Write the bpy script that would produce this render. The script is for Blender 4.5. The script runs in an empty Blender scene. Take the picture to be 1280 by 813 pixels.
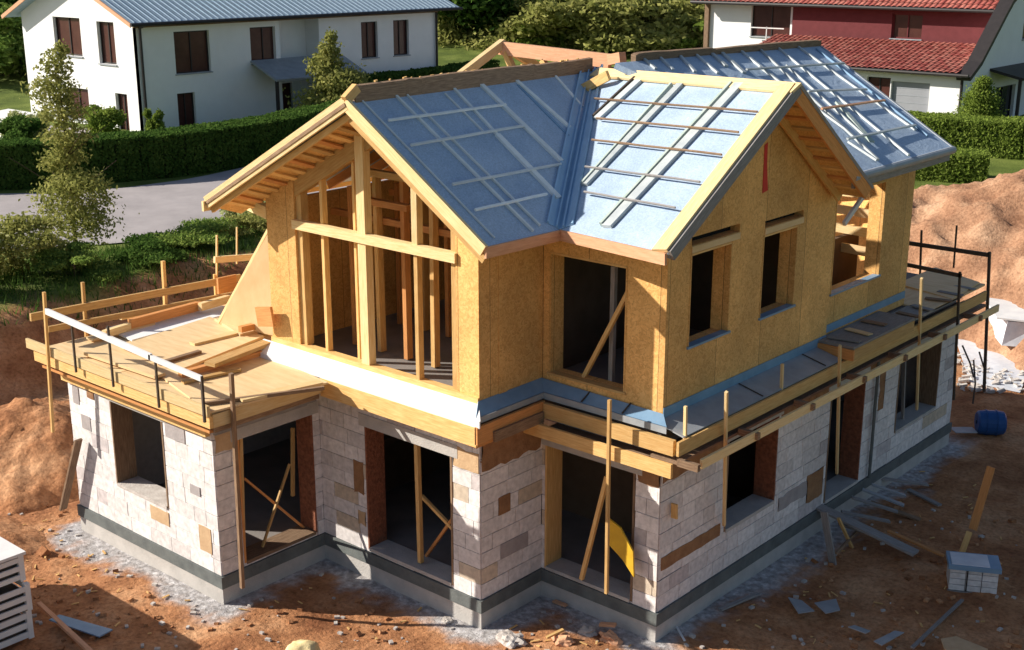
import bpy, bmesh, math, random
from mathutils import Vector, Matrix, noise
random.seed(7)
scn = bpy.context.scene
C = scn.collection
V = Vector
# ------------------------------------------------------------------ camera numbers (photo 1280x813)
FPX = 1604.205; YAW, TILT = math.radians(41.185), math.radians(16.413)
CAM = V((11.497, -12.448, 9.197))
FW = V((-math.sin(YAW)*math.cos(TILT), math.cos(YAW)*math.cos(TILT), -math.sin(TILT)))
RT = V((math.cos(YAW), math.sin(YAW), 0)); UP = RT.cross(FW)
def ray(px, py): return FW + RT*((px-640)/FPX) - UP*((py-406.5)/FPX)
def at(px, py, ax, v):
    d = ray(px, py); i = 'xyz'.index(ax); return CAM + d*((v-CAM[i])/d[i])
def onplane(px, py, P, n):
    d = ray(px, py); return CAM + d*((V(P)-CAM).dot(n)/d.dot(n))

# ------------------------------------------------------------------ materials
M = {}
def mat(name, base=(.5,.5,.5), rough=.8, var=None, scale=4, bump=.0, bscale=30, coord='Object', stretch=None, metal=0, detail=6, spec=.3, rand=0):
    m = bpy.data.materials.new(name); m.use_nodes = True
    nt = m.node_tree; N = nt.nodes; L = nt.links
    b = N['Principled BSDF']; b.inputs['Roughness'].default_value = rough; b.inputs['Metallic'].default_value = metal
    b.inputs['Specular IOR Level'].default_value = spec
    tc = N.new('ShaderNodeTexCoord'); mp = N.new('ShaderNodeMapping')
    L.new(tc.outputs[coord], mp.inputs[0])
    if stretch: mp.inputs['Scale'].default_value = stretch
    n1 = N.new('ShaderNodeTexNoise'); n1.inputs['Scale'].default_value = scale; n1.inputs['Detail'].default_value = detail; n1.inputs['Roughness'].default_value = .6
    L.new(mp.outputs[0], n1.inputs['Vector'])
    cr = N.new('ShaderNodeValToRGB'); cr.color_ramp.elements[0].position = .3; cr.color_ramp.elements[1].position = .7
    if var is None: var = tuple(c*.75 for c in base)
    cr.color_ramp.elements[0].color = (*var, 1); cr.color_ramp.elements[1].color = (*base, 1)
    L.new(n1.outputs['Fac'], cr.inputs[0])
    out = cr.outputs[0]
    if rand:
        oi = N.new('ShaderNodeObjectInfo'); mr = N.new('ShaderNodeMapRange'); mr.inputs[3].default_value = 1-rand; mr.inputs[4].default_value = 1+rand*.5
        L.new(oi.outputs['Random'], mr.inputs[0])
        mx = N.new('ShaderNodeMix'); mx.data_type = 'RGBA'; mx.blend_type = 'MULTIPLY'; mx.inputs[0].default_value = 1
        L.new(out, mx.inputs[6]); L.new(mr.outputs[0], mx.inputs[7]); out = mx.outputs[2]
    L.new(out, b.inputs['Base Color'])
    if bump:
        n2 = N.new('ShaderNodeTexNoise'); n2.inputs['Scale'].default_value = bscale; n2.inputs['Detail'].default_value = 5
        L.new(mp.outputs[0], n2.inputs['Vector'])
        bp = N.new('ShaderNodeBump'); bp.inputs['Strength'].default_value = bump; bp.inputs['Distance'].default_value = .02
        L.new(n2.outputs['Fac'], bp.inputs['Height']); L.new(bp.outputs[0], b.inputs['Normal'])
    M[name] = m; m['out'] = 1
    return m

mat('pine', (.84,.56,.24), .65, (.62,.34,.11), 3, .3, 12, 'UV', (1.2,14,1), rand=.32)
mat('pine_pale', (.88,.69,.39), .65, (.74,.50,.22), 3, .3, 12, 'UV', (1.2,14,1), rand=.22)
mat('pine_orange', (.72,.34,.12), .65, (.52,.22,.07), 3, .25, 12, 'UV', (1.2,14,1), rand=.2)
mat('valley_blue', (.36,.54,.72), .45, (.28,.44,.62), 3, .1, 20, spec=.5)
mat('old_wood', (.36,.24,.15), .8, (.17,.10,.06), 4, .35, 14, 'UV', (1.2,12,1), rand=.25)
mat('grey_wood', (.36,.34,.33), .8, (.22,.20,.19), 4, .35, 14, 'UV', (1.2,12,1), rand=.2)
mat('salmon_wood', (.72,.40,.24), .7, (.56,.28,.15), 3, .25, 12, 'UV', (1.2,12,1))
mat('plywood', (.80,.60,.35), .6, (.66,.46,.24), 2, .15, 20, 'UV', (1,5,1), rand=.12)
mat('membrane', (.43,.53,.66), .58, (.33,.43,.57), 1.6, .2, 60, detail=10, spec=.22)
mat('flash_blue', (.22,.36,.52), .45, (.15,.27,.41), 3, .1, 20, spec=.5)
mat('flash_grey', (.36,.39,.42), .5, (.26,.28,.31), 3, .1, 20, spec=.5)
mat('flash_white', (.82,.82,.82), .5, (.76,.76,.77), 3, .1, 20)
mat('galv', (.86,.88,.86), .5, (.70,.73,.73), 5, .1, 30, metal=.0, spec=.5, rand=.2)
mat('zinc', (.56,.60,.60), .5, (.42,.46,.48), 5, .1, 30, spec=.5, rand=.2)
mat('green_batten', (.36,.46,.40), .6, (.48,.52,.50), 5, .2, 20, rand=.1)
mat('concrete', (.54,.51,.48), .9, (.40,.38,.36), 3, .4, 40)
mat('dark_band', (.16,.175,.17), .75, (.10,.11,.11), 4, .3, 30)
mat('mortar', (.50,.45,.43), .95, (.38,.34,.33), 8, .3, 60)
mat('render_white', (.84,.84,.84), .9, (.79,.79,.79), 1.2, .15, 30)
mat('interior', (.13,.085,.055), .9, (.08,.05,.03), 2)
mat('slab', (.26,.235,.22), .9, (.18,.165,.155), 1.5, .2, 30)
mat('brick_rough', (.34,.13,.07), .95, (.16,.06,.035), 16, .8, 25)
mat('maroon', (.15,.032,.036), .8, (.12,.024,.027), 3, .2, 30)  # wall red darkened to carry the shade under the roof overhang
mat('dark_frame', (.035,.03,.03), .5)
mat('brown_shutter', (.09,.035,.028), .28, (.06,.02,.018), 2)
mat('glass_dark', (.02,.02,.025), .08, spec=.6)
mat('roof_blue_tiles', (.36,.46,.55), .7, (.26,.35,.44), 6, .3, 30)
mat('garage', (.30,.31,.34), .6, (.27,.28,.31), 2)
mat('asphalt_pale', (.40,.36,.36), .95, (.31,.28,.28), .8, .3, 40)
mat('bark', (.13,.09,.06), .95, (.07,.05,.035), 8, .6, 20)
mat('red_mark', (.70,.05,.04), .6)
mat('white_board', (.80,.79,.77), .6, (.66,.65,.66), 3)
mat('steel_dark', (.11,.085,.07), .6, (.06,.05,.04), 8, metal=.3)
mat('yellow_sheet', (.75,.48,.04), .4, (.6,.34,.03), 5)
mat('blue_plastic', (.02,.09,.28), .4)
mat('navy', (.02,.045,.10), .5)
mat('foil_white', (.72,.74,.78), .35, (.55,.58,.64), 5, .3, 8)
mat('rubble_pale', (.62,.58,.54), .95, (.40,.35,.32), 5, .5, 30, rand=.2)
mat('tile_gap', (.12,.03,.025), .9)
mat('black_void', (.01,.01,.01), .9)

m=M['membrane']; nt=m.node_tree; N=nt.nodes; L=nt.links; b=N['Principled BSDF']; src_=b.inputs['Base Color'].links[0].from_socket
tc=N.new('ShaderNodeTexCoord'); n=N.new('ShaderNodeTexNoise'); n.inputs['Scale'].default_value=38; n.inputs['Detail'].default_value=4; L.new(tc.outputs['Object'],n.inputs['Vector'])
mr=N.new('ShaderNodeMapRange'); mr.inputs[1].default_value=.32; mr.inputs[2].default_value=.68; mr.inputs[3].default_value=.84; mr.inputs[4].default_value=1.12; L.new(n.outputs[0],mr.inputs[0])
mx=N.new('ShaderNodeMix'); mx.data_type='RGBA'; mx.blend_type='MULTIPLY'; mx.inputs[0].default_value=1; L.new(src_,mx.inputs[6]); L.new(mr.outputs[0],mx.inputs[7]); L.new(mx.outputs[2],b.inputs['Base Color'])
wr=N.new('ShaderNodeTexNoise'); wr.inputs['Scale'].default_value=3.5; wr.inputs['Detail'].default_value=6; wr.inputs['Distortion'].default_value=1.2; L.new(tc.outputs['Object'],wr.inputs['Vector'])
b2=N.new('ShaderNodeBump'); b2.inputs['Strength'].default_value=.35; b2.inputs['Distance'].default_value=.04; L.new(wr.outputs[0],b2.inputs['Height']); L.new(b.inputs['Normal'].links[0].from_socket,b2.inputs['Normal']); L.new(b2.outputs[0],b.inputs['Normal'])
# OSB: flaky chips plus board joints
def osb(name, ax):
    m = bpy.data.materials.new(name); m.use_nodes = True; nt = m.node_tree; N = nt.nodes; L = nt.links
    b = N['Principled BSDF']; b.inputs['Roughness'].default_value = .7; b.inputs['Specular IOR Level'].default_value = .25
    tc = N.new('ShaderNodeTexCoord')
    mp = N.new('ShaderNodeMapping'); mp.inputs['Rotation'].default_value = (.5,.6,.4); L.new(tc.outputs['Object'], mp.inputs[0])
    nz = N.new('ShaderNodeTexNoise'); nz.inputs['Scale'].default_value = 9; L.new(mp.outputs[0], nz.inputs['Vector'])
    va = N.new('ShaderNodeMix'); va.data_type = 'RGBA'; va.blend_type = 'LINEAR_LIGHT'; va.inputs[0].default_value = .12
    L.new(mp.outputs[0], va.inputs[6]); L.new(nz.outputs['Color'], va.inputs[7])
    vo = N.new('ShaderNodeTexVoronoi'); vo.inputs['Scale'].default_value = 34; vo.inputs['Randomness'].default_value = 1
    L.new(va.outputs[2], vo.inputs['Vector'])
    cr = N.new('ShaderNodeValToRGB'); e = cr.color_ramp.elements
    e[0].position = 0; e[0].color = (.66,.35,.115,1); e[1].position = 1; e[1].color = (.90,.54,.205,1)
    k = e.new(.45); k.color = (.80,.445,.15,1)
    sp = N.new('ShaderNodeSeparateColor'); L.new(vo.outputs['Color'], sp.inputs[0]); L.new(sp.outputs[0], cr.inputs[0])
    # large mottling
    n3 = N.new('ShaderNodeTexNoise'); n3.inputs['Scale'].default_value = 1.1; n3.inputs['Detail'].default_value = 5; L.new(tc.outputs['Object'], n3.inputs['Vector'])
    mr = N.new('ShaderNodeMapRange'); mr.inputs[1].default_value = .3; mr.inputs[2].default_value = .7; mr.inputs[3].default_value = .8; mr.inputs[4].default_value = 1.12; L.new(n3.outputs[0], mr.inputs[0])
    mx = N.new('ShaderNodeMix'); mx.data_type = 'RGBA'; mx.blend_type = 'MULTIPLY'; mx.inputs[0].default_value = 1; L.new(cr.outputs[0], mx.inputs[6]); L.new(mr.outputs[0], mx.inputs[7])
    # joints every 1.25 m
    sx = N.new('ShaderNodeSeparateXYZ'); L.new(tc.outputs['Object'], sx.inputs[0])
    def joint(o, per, off, w):
        a = N.new('ShaderNodeMath'); a.operation = 'ADD'; a.inputs[1].default_value = off; L.new(o, a.inputs[0])
        p = N.new('ShaderNodeMath'); p.operation = 'PINGPONG'; p.inputs[1].default_value = per/2; L.new(a.outputs[0], p.inputs[0])
        l = N.new('ShaderNodeMath'); l.operation = 'LESS_THAN'; l.inputs[1].default_value = w; L.new(p.outputs[0], l.inputs[0]); return l.outputs[0]
    sa = N.new('ShaderNodeMath'); sa.operation='ADD'; sa.inputs[1].default_value=.33; L.new(sx.outputs[ax],sa.inputs[0])
    sd_ = N.new('ShaderNodeMath'); sd_.operation='DIVIDE'; sd_.inputs[1].default_value=1.22; L.new(sa.outputs[0],sd_.inputs[0])
    sf = N.new('ShaderNodeMath'); sf.operation='FLOOR'; L.new(sd_.outputs[0],sf.inputs[0])
    wn = N.new('ShaderNodeTexWhiteNoise'); wn.noise_dimensions='1D'; L.new(sf.outputs[0],wn.inputs['W'])
    wm = N.new('ShaderNodeMapRange'); wm.inputs[3].default_value=.86; wm.inputs[4].default_value=1.08; L.new(wn.outputs['Value'],wm.inputs[0])
    mq = N.new('ShaderNodeMix'); mq.data_type='RGBA'; mq.blend_type='MULTIPLY'; mq.inputs[0].default_value=1; L.new(mx.outputs[2],mq.inputs[6]); L.new(wm.outputs[0],mq.inputs[7]); mx = mq
    j1 = joint(sx.outputs[ax], 1.22, .33, .005); j2 = joint(sx.outputs[2], 40, -50, .004)
    mm = N.new('ShaderNodeMath'); mm.operation = 'MAXIMUM'; L.new(j1, mm.inputs[0]); L.new(j2, mm.inputs[1])
    my = N.new('ShaderNodeMix'); my.data_type = 'RGBA'; L.new(mm.outputs[0], my.inputs[0]); L.new(mx.outputs[2], my.inputs[6]); my.inputs[7].default_value = (.25,.13,.05,1)
    L.new(my.outputs[2], b.inputs['Base Color'])
    bp = N.new('ShaderNodeBump'); bp.inputs['Strength'].default_value = .25; bp.inputs['Distance'].default_value = .01; L.new(sp.outputs[1], bp.inputs['Height']); L.new(bp.outputs[0], b.inputs['Normal'])
    M[name] = m
osb('osb_x', 0); osb('osb_y', 1)

# blocks: per-face colour from a colour attribute + surface noise
def attr_mat(name, rough=.9, nscale=12, lo=.8, hi=1.12, bump=.3, bscale=60):
    m = bpy.data.materials.new(name); m.use_nodes = True; nt = m.node_tree; N = nt.nodes; L = nt.links
    b = N['Principled BSDF']; b.inputs['Roughness'].default_value = rough; b.inputs['Specular IOR Level'].default_value = .2
    a = N.new('ShaderNodeAttribute'); a.attribute_name = 'Col'
    tc = N.new('ShaderNodeTexCoord'); n = N.new('ShaderNodeTexNoise'); n.inputs['Scale'].default_value = nscale; n.inputs['Detail'].default_value = 8; L.new(tc.outputs['Object'], n.inputs['Vector'])
    mr = N.new('ShaderNodeMapRange'); mr.inputs[1].default_value = .3; mr.inputs[2].default_value = .7; mr.inputs[3].default_value = lo; mr.inputs[4].default_value = hi; L.new(n.outputs[0], mr.inputs[0])
    mx = N.new('ShaderNodeMix'); mx.data_type = 'RGBA'; mx.blend_type = 'MULTIPLY'; mx.inputs[0].default_value = 1; L.new(a.outputs['Color'], mx.inputs[6]); L.new(mr.outputs[0], mx.inputs[7])
    L.new(mx.outputs[2], b.inputs['Base Color'])
    n2 = N.new('ShaderNodeTexNoise'); n2.inputs['Scale'].default_value = bscale; n2.inputs['Detail'].default_value = 6; L.new(tc.outputs['Object'], n2.inputs['Vector'])
    bp = N.new('ShaderNodeBump'); bp.inputs['Strength'].default_value = bump; bp.inputs['Distance'].default_value = .02; L.new(n2.outputs[0], bp.inputs['Height']); L.new(bp.outputs[0], b.inputs['Normal'])
    M[name] = m
attr_mat('block')
attr_mat('tiles', nscale=3, lo=.75, hi=1.15)

def leafmat(name, cols, trans=.42):
    m = bpy.data.materials.new(name); m.use_nodes = True; nt = m.node_tree; N = nt.nodes; L = nt.links
    N.remove(N['Principled BSDF']); out = N['Material Output']
    g = N.new('ShaderNodeNewGeometry'); cr = N.new('ShaderNodeValToRGB'); e = cr.color_ramp.elements
    e[0].color = (*cols[0],1); e[1].color = (*cols[-1],1)
    for i, c in enumerate(cols[1:-1]): k = e.new((i+1)/(len(cols)-1)); k.color = (*c,1)
    tc = N.new('ShaderNodeTexCoord'); n = N.new('ShaderNodeTexNoise'); n.inputs['Scale'].default_value = 1.3; n.inputs['Detail'].default_value = 3; L.new(tc.outputs['Object'], n.inputs['Vector'])
    mr = N.new('ShaderNodeMapRange'); mr.inputs[1].default_value = .3; mr.inputs[2].default_value = .7; L.new(n.outputs[0], mr.inputs[0])
    ad = N.new('ShaderNodeMix'); ad.data_type = 'FLOAT'; ad.inputs[0].default_value = .55; L.new(mr.outputs[0], ad.inputs[2]); L.new(g.outputs['Random Per Island'], ad.inputs[3])
    L.new(ad.outputs[0], cr.inputs[0])
    d = N.new('ShaderNodeBsdfDiffuse'); t = N.new('ShaderNodeBsdfTranslucent'); ms = N.new('ShaderNodeMixShader'); ms.inputs[0].default_value = trans
    L.new(cr.outputs[0], d.inputs[0]); L.new(cr.outputs[0], t.inputs[0]); L.new(d.outputs[0], ms.inputs[1]); L.new(t.outputs[0], ms.inputs[2]); L.new(ms.outputs[0], out.inputs[0])
    M[name] = m
leafmat('leaf_mid', [(0.091, 0.164, 0.035), (0.183, 0.271, 0.058), (0.32, 0.392, 0.097)])
leafmat('leaf_dark', [(0.037, 0.079, 0.019), (0.074, 0.14, 0.028), (0.138, 0.211, 0.048)])
leafmat('leaf_olive', [(0.161, 0.184, 0.049), (0.298, 0.304, 0.088), (0.479, 0.456, 0.166)])
leafmat('leaf_bright', [(.13,.19,.03),(.20,.27,.05),(.29,.36,.08)])
leafmat('leaf_hedge', [(0.075, 0.144, 0.02), (0.126, 0.223, 0.029), (0.201, 0.303, 0.05)])
leafmat('leaf_pale', [(0.228, 0.283, 0.117), (0.411, 0.435, 0.196), (0.594, 0.588, 0.293)])

# ------------------------------------------------------------------ mesh helpers
class B:
    def __init__(s): s.v = []; s.f = []; s.uv = []; s.col = []
    def face(s, pts, uvs=None, col=(1,1,1)):
        i = len(s.v); s.v += [tuple(p) for p in pts]; s.f.append(tuple(range(i, i+len(pts))))
        s.uv += uvs if uvs else [(p[0]+p[1], p[2]) for p in pts]; s.col += [col]*len(pts)
    def hexa(s, c, col=(1,1,1)):
        """eight corners: c[0..3] bottom ring ccw, c[4..7] top ring; length = edge 0-1"""
        c = [V(p) for p in c]; L = (c[1]-c[0]).length; W = (c[3]-c[0]).length; H = (c[4]-c[0]).length
        o = (c[0].x*3.1+c[0].y*1.7+c[0].z*2.3)
        for q, a, b in (((0,3,2,1),W,L),((4,5,6,7),L,W),((0,1,5,4),L,H),((2,3,7,6),L,H),((1,2,6,5),W,H),((3,0,4,7),W,H)):
            u = [(o,0),(o+a,0),(o+a,b),(o,b)]
            if q == (0,3,2,1): u = [(o,0),(o,W),(o+L,W),(o+L,0)]
            s.face([c[k] for k in q], u, col)
        return s
    def box(s, a, b, col=(1,1,1)):
        x0,x1 = sorted((a[0],b[0])); y0,y1 = sorted((a[1],b[1])); z0,z1 = sorted((a[2],b[2]))
        c = [(x0,y0,z0),(x1,y0,z0),(x1,y1,z0),(x0,y1,z0),(x0,y0,z1),(x1,y0,z1),(x1,y1,z1),(x0,y1,z1)]
        dx,dy,dz = x1-x0,y1-y0,z1-z0
        if dz >= max(dx,dy): c = [c[k] for k in (0,4,7,3,1,5,6,2)]; c=[c[k] for k in (4,5,1,0,7,6,2,3)]
        elif dy > dx: c = [c[k] for k in (1,2,3,0,5,6,7,4)]
        return s.hexa(c, col)
    def beam(s, a, b, w, h, up=(0,0,1), col=(1,1,1), off=0):
        a, b, up = V(a), V(b), V(up); d = (b-a).normalized(); sd = d.cross(up)
        if sd.length < 1e-4: sd = d.cross(V((0,1,0)))
        sd.normalize(); n = sd.cross(d).normalized(); a = a+n*off; b = b+n*off
        sw = sd*(w/2); hh = n*(h/2)
        return s.hexa([a-sw-hh, b-sw-hh, b+sw-hh, a+sw-hh, a-sw+hh, b-sw+hh, b+sw+hh, a+sw+hh], col)
    def slab(s, top, t, n=None, col=(1,1,1)):
        top = [V(p) for p in top]
        if n is None:
            n = (top[1]-top[0]).cross(top[2]-top[0]).normalized()
            if n.z < 0: n = -n
        bot = [p-n*t for p in top]
        if (top[1]-top[0]).cross(top[2]-top[1]).dot(n) < 0: top.reverse(); bot.reverse()
        s.face(top, [(p.x, p.y) for p in top], col); s.face(bot[::-1], [(p.x, p.y) for p in bot[::-1]], col)
        k = len(top)
        for i in range(k): j = (i+1)%k; s.face([bot[i],bot[j],top[j],top[i]], None, col)
        return s
    def tube(s, a, b, r0, r1=None, n=8, col=(1,1,1)):
        a, b = V(a), V(b); r1 = r0 if r1 is None else r1; d = (b-a).normalized(); u = d.orthogonal().normalized(); w = d.cross(u)
        A = [a+(u*math.cos(t)+w*math.sin(t))*r0 for t in [2*math.pi*i/n for i in range(n)]]
        Z = [b+(u*math.cos(t)+w*math.sin(t))*r1 for t in [2*math.pi*i/n for i in range(n)]]
        for i in range(n): j=(i+1)%n; s.face([A[i],A[j],Z[j],Z[i]],None,col)
        s.face(A[::-1],None,col); s.face(Z,None,col); return s
def obj(name, b, m, parent=None, origin=None, smooth=False):
    me = bpy.data.meshes.new(name)
    if origin is None:
        if parent is not None: origin = wloc(parent)
        else:
            xs=[p[0] for p in b.v]; ys=[p[1] for p in b.v]; zs=[p[2] for p in b.v]
            origin = V(((min(xs)+max(xs))/2,(min(ys)+max(ys))/2,min(zs)))
    origin = V(origin)
    me.from_pydata([tuple(V(p)-origin) for p in b.v], [], b.f)
    uv = me.uv_layers.new(name='UV'); uv.data.foreach_set('uv', [c for t in b.uv for c in t])
    ca = me.color_attributes.new('Col','FLOAT_COLOR','CORNER'); ca.data.foreach_set('color', [c for t in b.col for c in (*t,1)])
    mats = m if isinstance(m, list) else [m]
    for x in mats: me.materials.append(M[x])
    o = bpy.data.objects.new(name, me); C.objects.link(o)
    if parent is not None: o.parent = parent; o.location = origin - wloc(parent)
    else: o.location = origin
    if smooth: me.shade_smooth()
    return o
def wloc(o):
    p = V(o.location)
    while o.parent: o = o.parent; p = p + V(o.location)
    return p
def bevel(o, w=.006, seg=1):
    md = o.modifiers.new('Bevel','BEVEL'); md.width = w; md.segments = seg; md.limit_method = 'ANGLE'; return o
def weld(o):
    bm = bmesh.new(); bm.from_mesh(o.data); bmesh.ops.remove_doubles(bm, verts=bm.verts, dist=1e-4); bm.to_mesh(o.data); bm.free(); return o
def tag(o, label, cat, group=None, kind=None):
    if label: o['label'] = label
    if cat: o['category'] = cat
    if group: o['group'] = group
    if kind: o['kind'] = kind
    return o
def thing(name, loc, label, cat, group=None):
    o = bpy.data.objects.new(name, None); o.empty_display_size = .2; C.objects.link(o); o.location = V(loc); return tag(o, label, cat, group)
def struct(o): o['kind'] = 'structure'; return o

def panel(frame, outer, holes, t, name, m, parent):
    """flat wall with holes: frame=(origin,u,v,n) outer/holes lists of (u,v); thickness t behind the face"""
    o, u, v, n = [V(q) for q in frame]
    bm = bmesh.new()
    def P(c, d): return o+u*c[0]+v*c[1]-n*d
    faces = []
    for d in (0, t):
        es = []; 
        for loop in [outer]+holes:
            vs = [bm.verts.new(P(c, d)) for c in loop]
            es += [bm.edges.new((vs[i], vs[(i+1)%len(vs)])) for i in range(len(vs))]
        r = bmesh.ops.triangle_fill(bm, use_beauty=True, use_dissolve=False, edges=es)
    bm.verts.ensure_lookup_table()
    b = B()
    for f in bm.faces: b.face([w.co.copy() for w in f.verts])
    bm.free()
    for loop in [outer]+holes:
        k = len(loop)
        for i in range(k):
            a, c = loop[i], loop[(i+1)%k]; b.face([P(a,0),P(c,0),P(c,t),P(a,t)])
    ob = weld(obj(name, b, m, parent))
    bm = bmesh.new(); bm.from_mesh(ob.data); bmesh.ops.recalc_face_normals(bm, faces=bm.faces); bm.to_mesh(ob.data); bm.free()
    return ob
def rect(a, b, c, d): return [(a,c),(b,c),(b,d),(a,d)]

# ================================================================== THE UNFINISHED HOUSE
H = thing('unfinished_house', (-2.5,3,-.5), 'half-built house of pale block ground floor and OSB upper storey under a blue membrane roof', 'house')

# ---- plinth and slabs
outl = [(-7.46,-2.05),(-3.47,-2.05),(-3.47,0),(0,0),(0,1.38),(2.15,1.38),(2.15,11.62),(-7.46,11.62)]
def grow(pts, g):
    # offset of a ccw outline by g
    out = []
    k = len(pts)
    for i in range(k):
        a, b, c = V(pts[i-1]), V(pts[i]), V(pts[(i+1)%k])
        d1 = (b-a).normalized(); d2 = (c-b).normalized(); n1 = V((d1.y,-d1.x)); n2 = V((d2.y,-d2.x))
        out.append(b+(n1+n2)*g)
    return out
def prism(pts, z0, z1): 
    b = B(); k = len(pts); P = [V((p[0],p[1],z1)) for p in pts]; Q = [V((p[0],p[1],z0)) for p in pts]
    bm = bmesh.new(); vs = [bm.verts.new(p) for p in P]; f = bm.faces.new(vs); bmesh.ops.triangulate(bm, faces=[f])
    for f in bm.faces:
        pts2 = [w.co.copy() for w in f.verts]
        b.face(pts2); b.face([V((p.x,p.y,z0)) for p in pts2][::-1])
    bm.free()
    for i in range(k): j=(i+1)%k; b.face([Q[i],Q[j],P[j],P[i]])
    return b
obj('footing', prism(grow(outl,.02), -1.1, -.2), 'concrete', H)
obj('plinth_band', prism(grow(outl,.045), -.2, -.003), 'dark_band', H)
obj('ground_floor_slab', prism(grow(outl,-.3), -.1, .03), 'slab', H)

# ---- block walls of the ground floor
PAL = [(.75,.71,.70)]*16 + [(.69,.65,.64)]*6 + [(.80,.76,.75)]*7 + [(.56,.51,.51)] + [(.62,.52,.41)]
BH = .246; ZT = 2.5; TH = .34
def block_wall(name, p0, p1, ops, seed, z1=ZT, bigs=(), label=None):
    """p0->p1 with the outside on the right hand; ops = (u0,u1,z0,z1)"""
    rnd = random.Random(seed)
    p0, p1 = V((*p0,0)), V((*p1,0)); L = (p1-p0).length; u = (p1-p0)/L; n = V((u.y,-u.x,0)); zz = V((0,0,1))
    outer = [(0,0),(L,0),(L,z1),(0,z1)]
    holes = []
    hs = sorted(ops)
    core = panel((p0,u,zz,n), outer, [rect(a,b,max(c,.004),min(d,z1-.004)) for a,b,c,d in hs], TH, name, 'mortar', H)
    b = B()
    row = 0; z = 0
    while z < z1-.02:
        h = min(BH, z1-z); x = -(.25 if row%2 else 0) - rnd.random()*.06
        while x < L:
            w = rnd.choice([.6,.6,.56,.5,.3]); a0, a1 = max(x,0), min(x+w, L); x += w
            if a1-a0 < .03: continue
            segs = [(a0,a1,z,z+h)]
            for (o0,o1,q0,q1) in hs:
                ns = []
                for (s0,s1,t0,t1) in segs:
                    if s1<=o0 or s0>=o1 or t1<=q0 or t0>=q1: ns.append((s0,s1,t0,t1)); continue
                    if s0<o0: ns.append((s0,o0,t0,t1))
                    if s1>o1: ns.append((o1,s1,t0,t1))
                    m0, m1 = max(s0,o0), min(s1,o1)
                    if t0<q0: ns.append((m0,m1,t0,q0))
                    if t1>q1: ns.append((m0,m1,q1,t1))
                segs = ns
            col = rnd.choice(PAL); k = .93+.14*rnd.random(); col = tuple(c*k for c in col)
            for (s0,s1,t0,t1) in segs:
                g = .005; dp = .010+rnd.random()*.006
                if s1-s0 < .03 or t1-t0 < .03: continue
                e0 = s0+(g if s0>0 else -.0005); e1 = s1-(g if s1<L else -.0005)
                A = p0+u*e0; Z = p0+u*e1; jz = rnd.uniform(-.003,.003)
                f0 = A+n*dp+zz*(t0+g+jz); f1 = Z+n*dp+zz*(t0+g+jz); f2 = Z+n*dp+zz*(t1-g+jz); f3 = A+n*dp+zz*(t1-g+jz)
                c = [f0-n*(dp-.001), f1-n*(dp-.001), f1, f0, f3-n*(dp-.001), f2-n*(dp-.001), f2, f3]
                i0 = f0-n*dp; i1 = f1-n*dp; i2 = f2-n*dp; i3 = f3-n*dp
                b.face([f0,f1,f2,f3],None,col); b.face([i0,i1,f1,f0],None,col); b.face([i3,f3,f2,i2],None,col); b.face([i0,f0,f3,i3],None,col); b.face([i1,i2,f2,f1],None,col)
        z += BH; row += 1
    bo = obj('blockwork', b, 'block', core)
    return core, (p0,u,n)
def lining(fr, o, ms=('pine_orange','concrete'), sill='concrete', depth=TH, jw=.035, left='old_wood', right='old_wood', sillm=None):
    """jambs, lintel and sill of an opening as one window_frame part with children"""
    p0,u,n = fr; a,b_,c,d = o; zz = V((0,0,1))
    def bx(u0,u1,z0,z1,d0,d1):
        q = B(); A = p0+u*u0+zz*z0
        pts = [p0+u*uu+n*dd+zz*zc for zc in (z0,z1) for uu,dd in ((u0,d1),(u1,d1),(u1,d0),(u0,d0))]
        if (z1-z0) > (u1-u0): pts = [pts[k] for k in (0,4,7,3,1,5,6,2)]; pts=[pts[k] for k in (4,5,1,0,7,6,2,3)]
        q.hexa(pts); return q
    j1 = obj('window_frame' if c > .3 else 'door_frame', bx(a+.001,a+jw,c+.002,d-.002,-depth-.01,.02), left, H)
    obj('jamb', bx(b_-jw,b_-.001,c+.002,d-.002,-depth-.01,.02), right, j1)
    obj('lintel', bx(a-.12,b_+.12,d,d+.2,-.1,.028), 'concrete', j1)
    obj('sill', bx(a+jw+.002,b_-jw-.002,c-.02,c+.035,-depth-.02,.035), sillm or sill, j1)
    return j1
core, fr1 = block_wall('ground_wall', (-7.46,-2.05), (-3.47,-2.05), [(1.26,2.72,.74,2.2)], 1); lining(fr1, (1.26,2.72,.74,2.2), left='old_wood', sillm='rubble_pale')
core, fr2 = block_wall('ground_wall', (-3.47,-2.05), (-3.47,-.02), [(.42,1.88,.06,2.1)], 2); lining(fr2, (.42,1.88,.06,2.1), left='pine_orange', right='brick_rough', sillm='old_wood')
core, fr3 = block_wall('ground_wall', (-3.46,0), (0,0), [(1.06,2.92,.05,2.12)], 3); lining(fr3, (1.06,2.92,.05,2.12), left='brick_rough', sillm='concrete')
core, fr4 = block_wall('ground_wall', (0,.012), (0,1.37), [], 4)
core, fr5 = block_wall('ground_wall', (.016,1.38), (2.15,1.38), [(.06,1.72,.03,2.05)], 5); lining(fr5, (.06,1.72,.03,2.05), left='pine', sillm='concrete')
OPR = [(1.72,3.22,.65,2.12),(4.95,6.22,.03,2.08),(7.58,9.42,.55,2.08)]
core, fr6 = block_wall('ground_wall', (2.15,1.392), (2.15,11.62), OPR, 6)
lining(fr6, OPR[0], right='brick_rough', sillm='concrete'); lining(fr6, OPR[1], right='brick_rough', sillm='concrete'); lining(fr6, OPR[2], right='old_wood', sillm='concrete')
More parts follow.
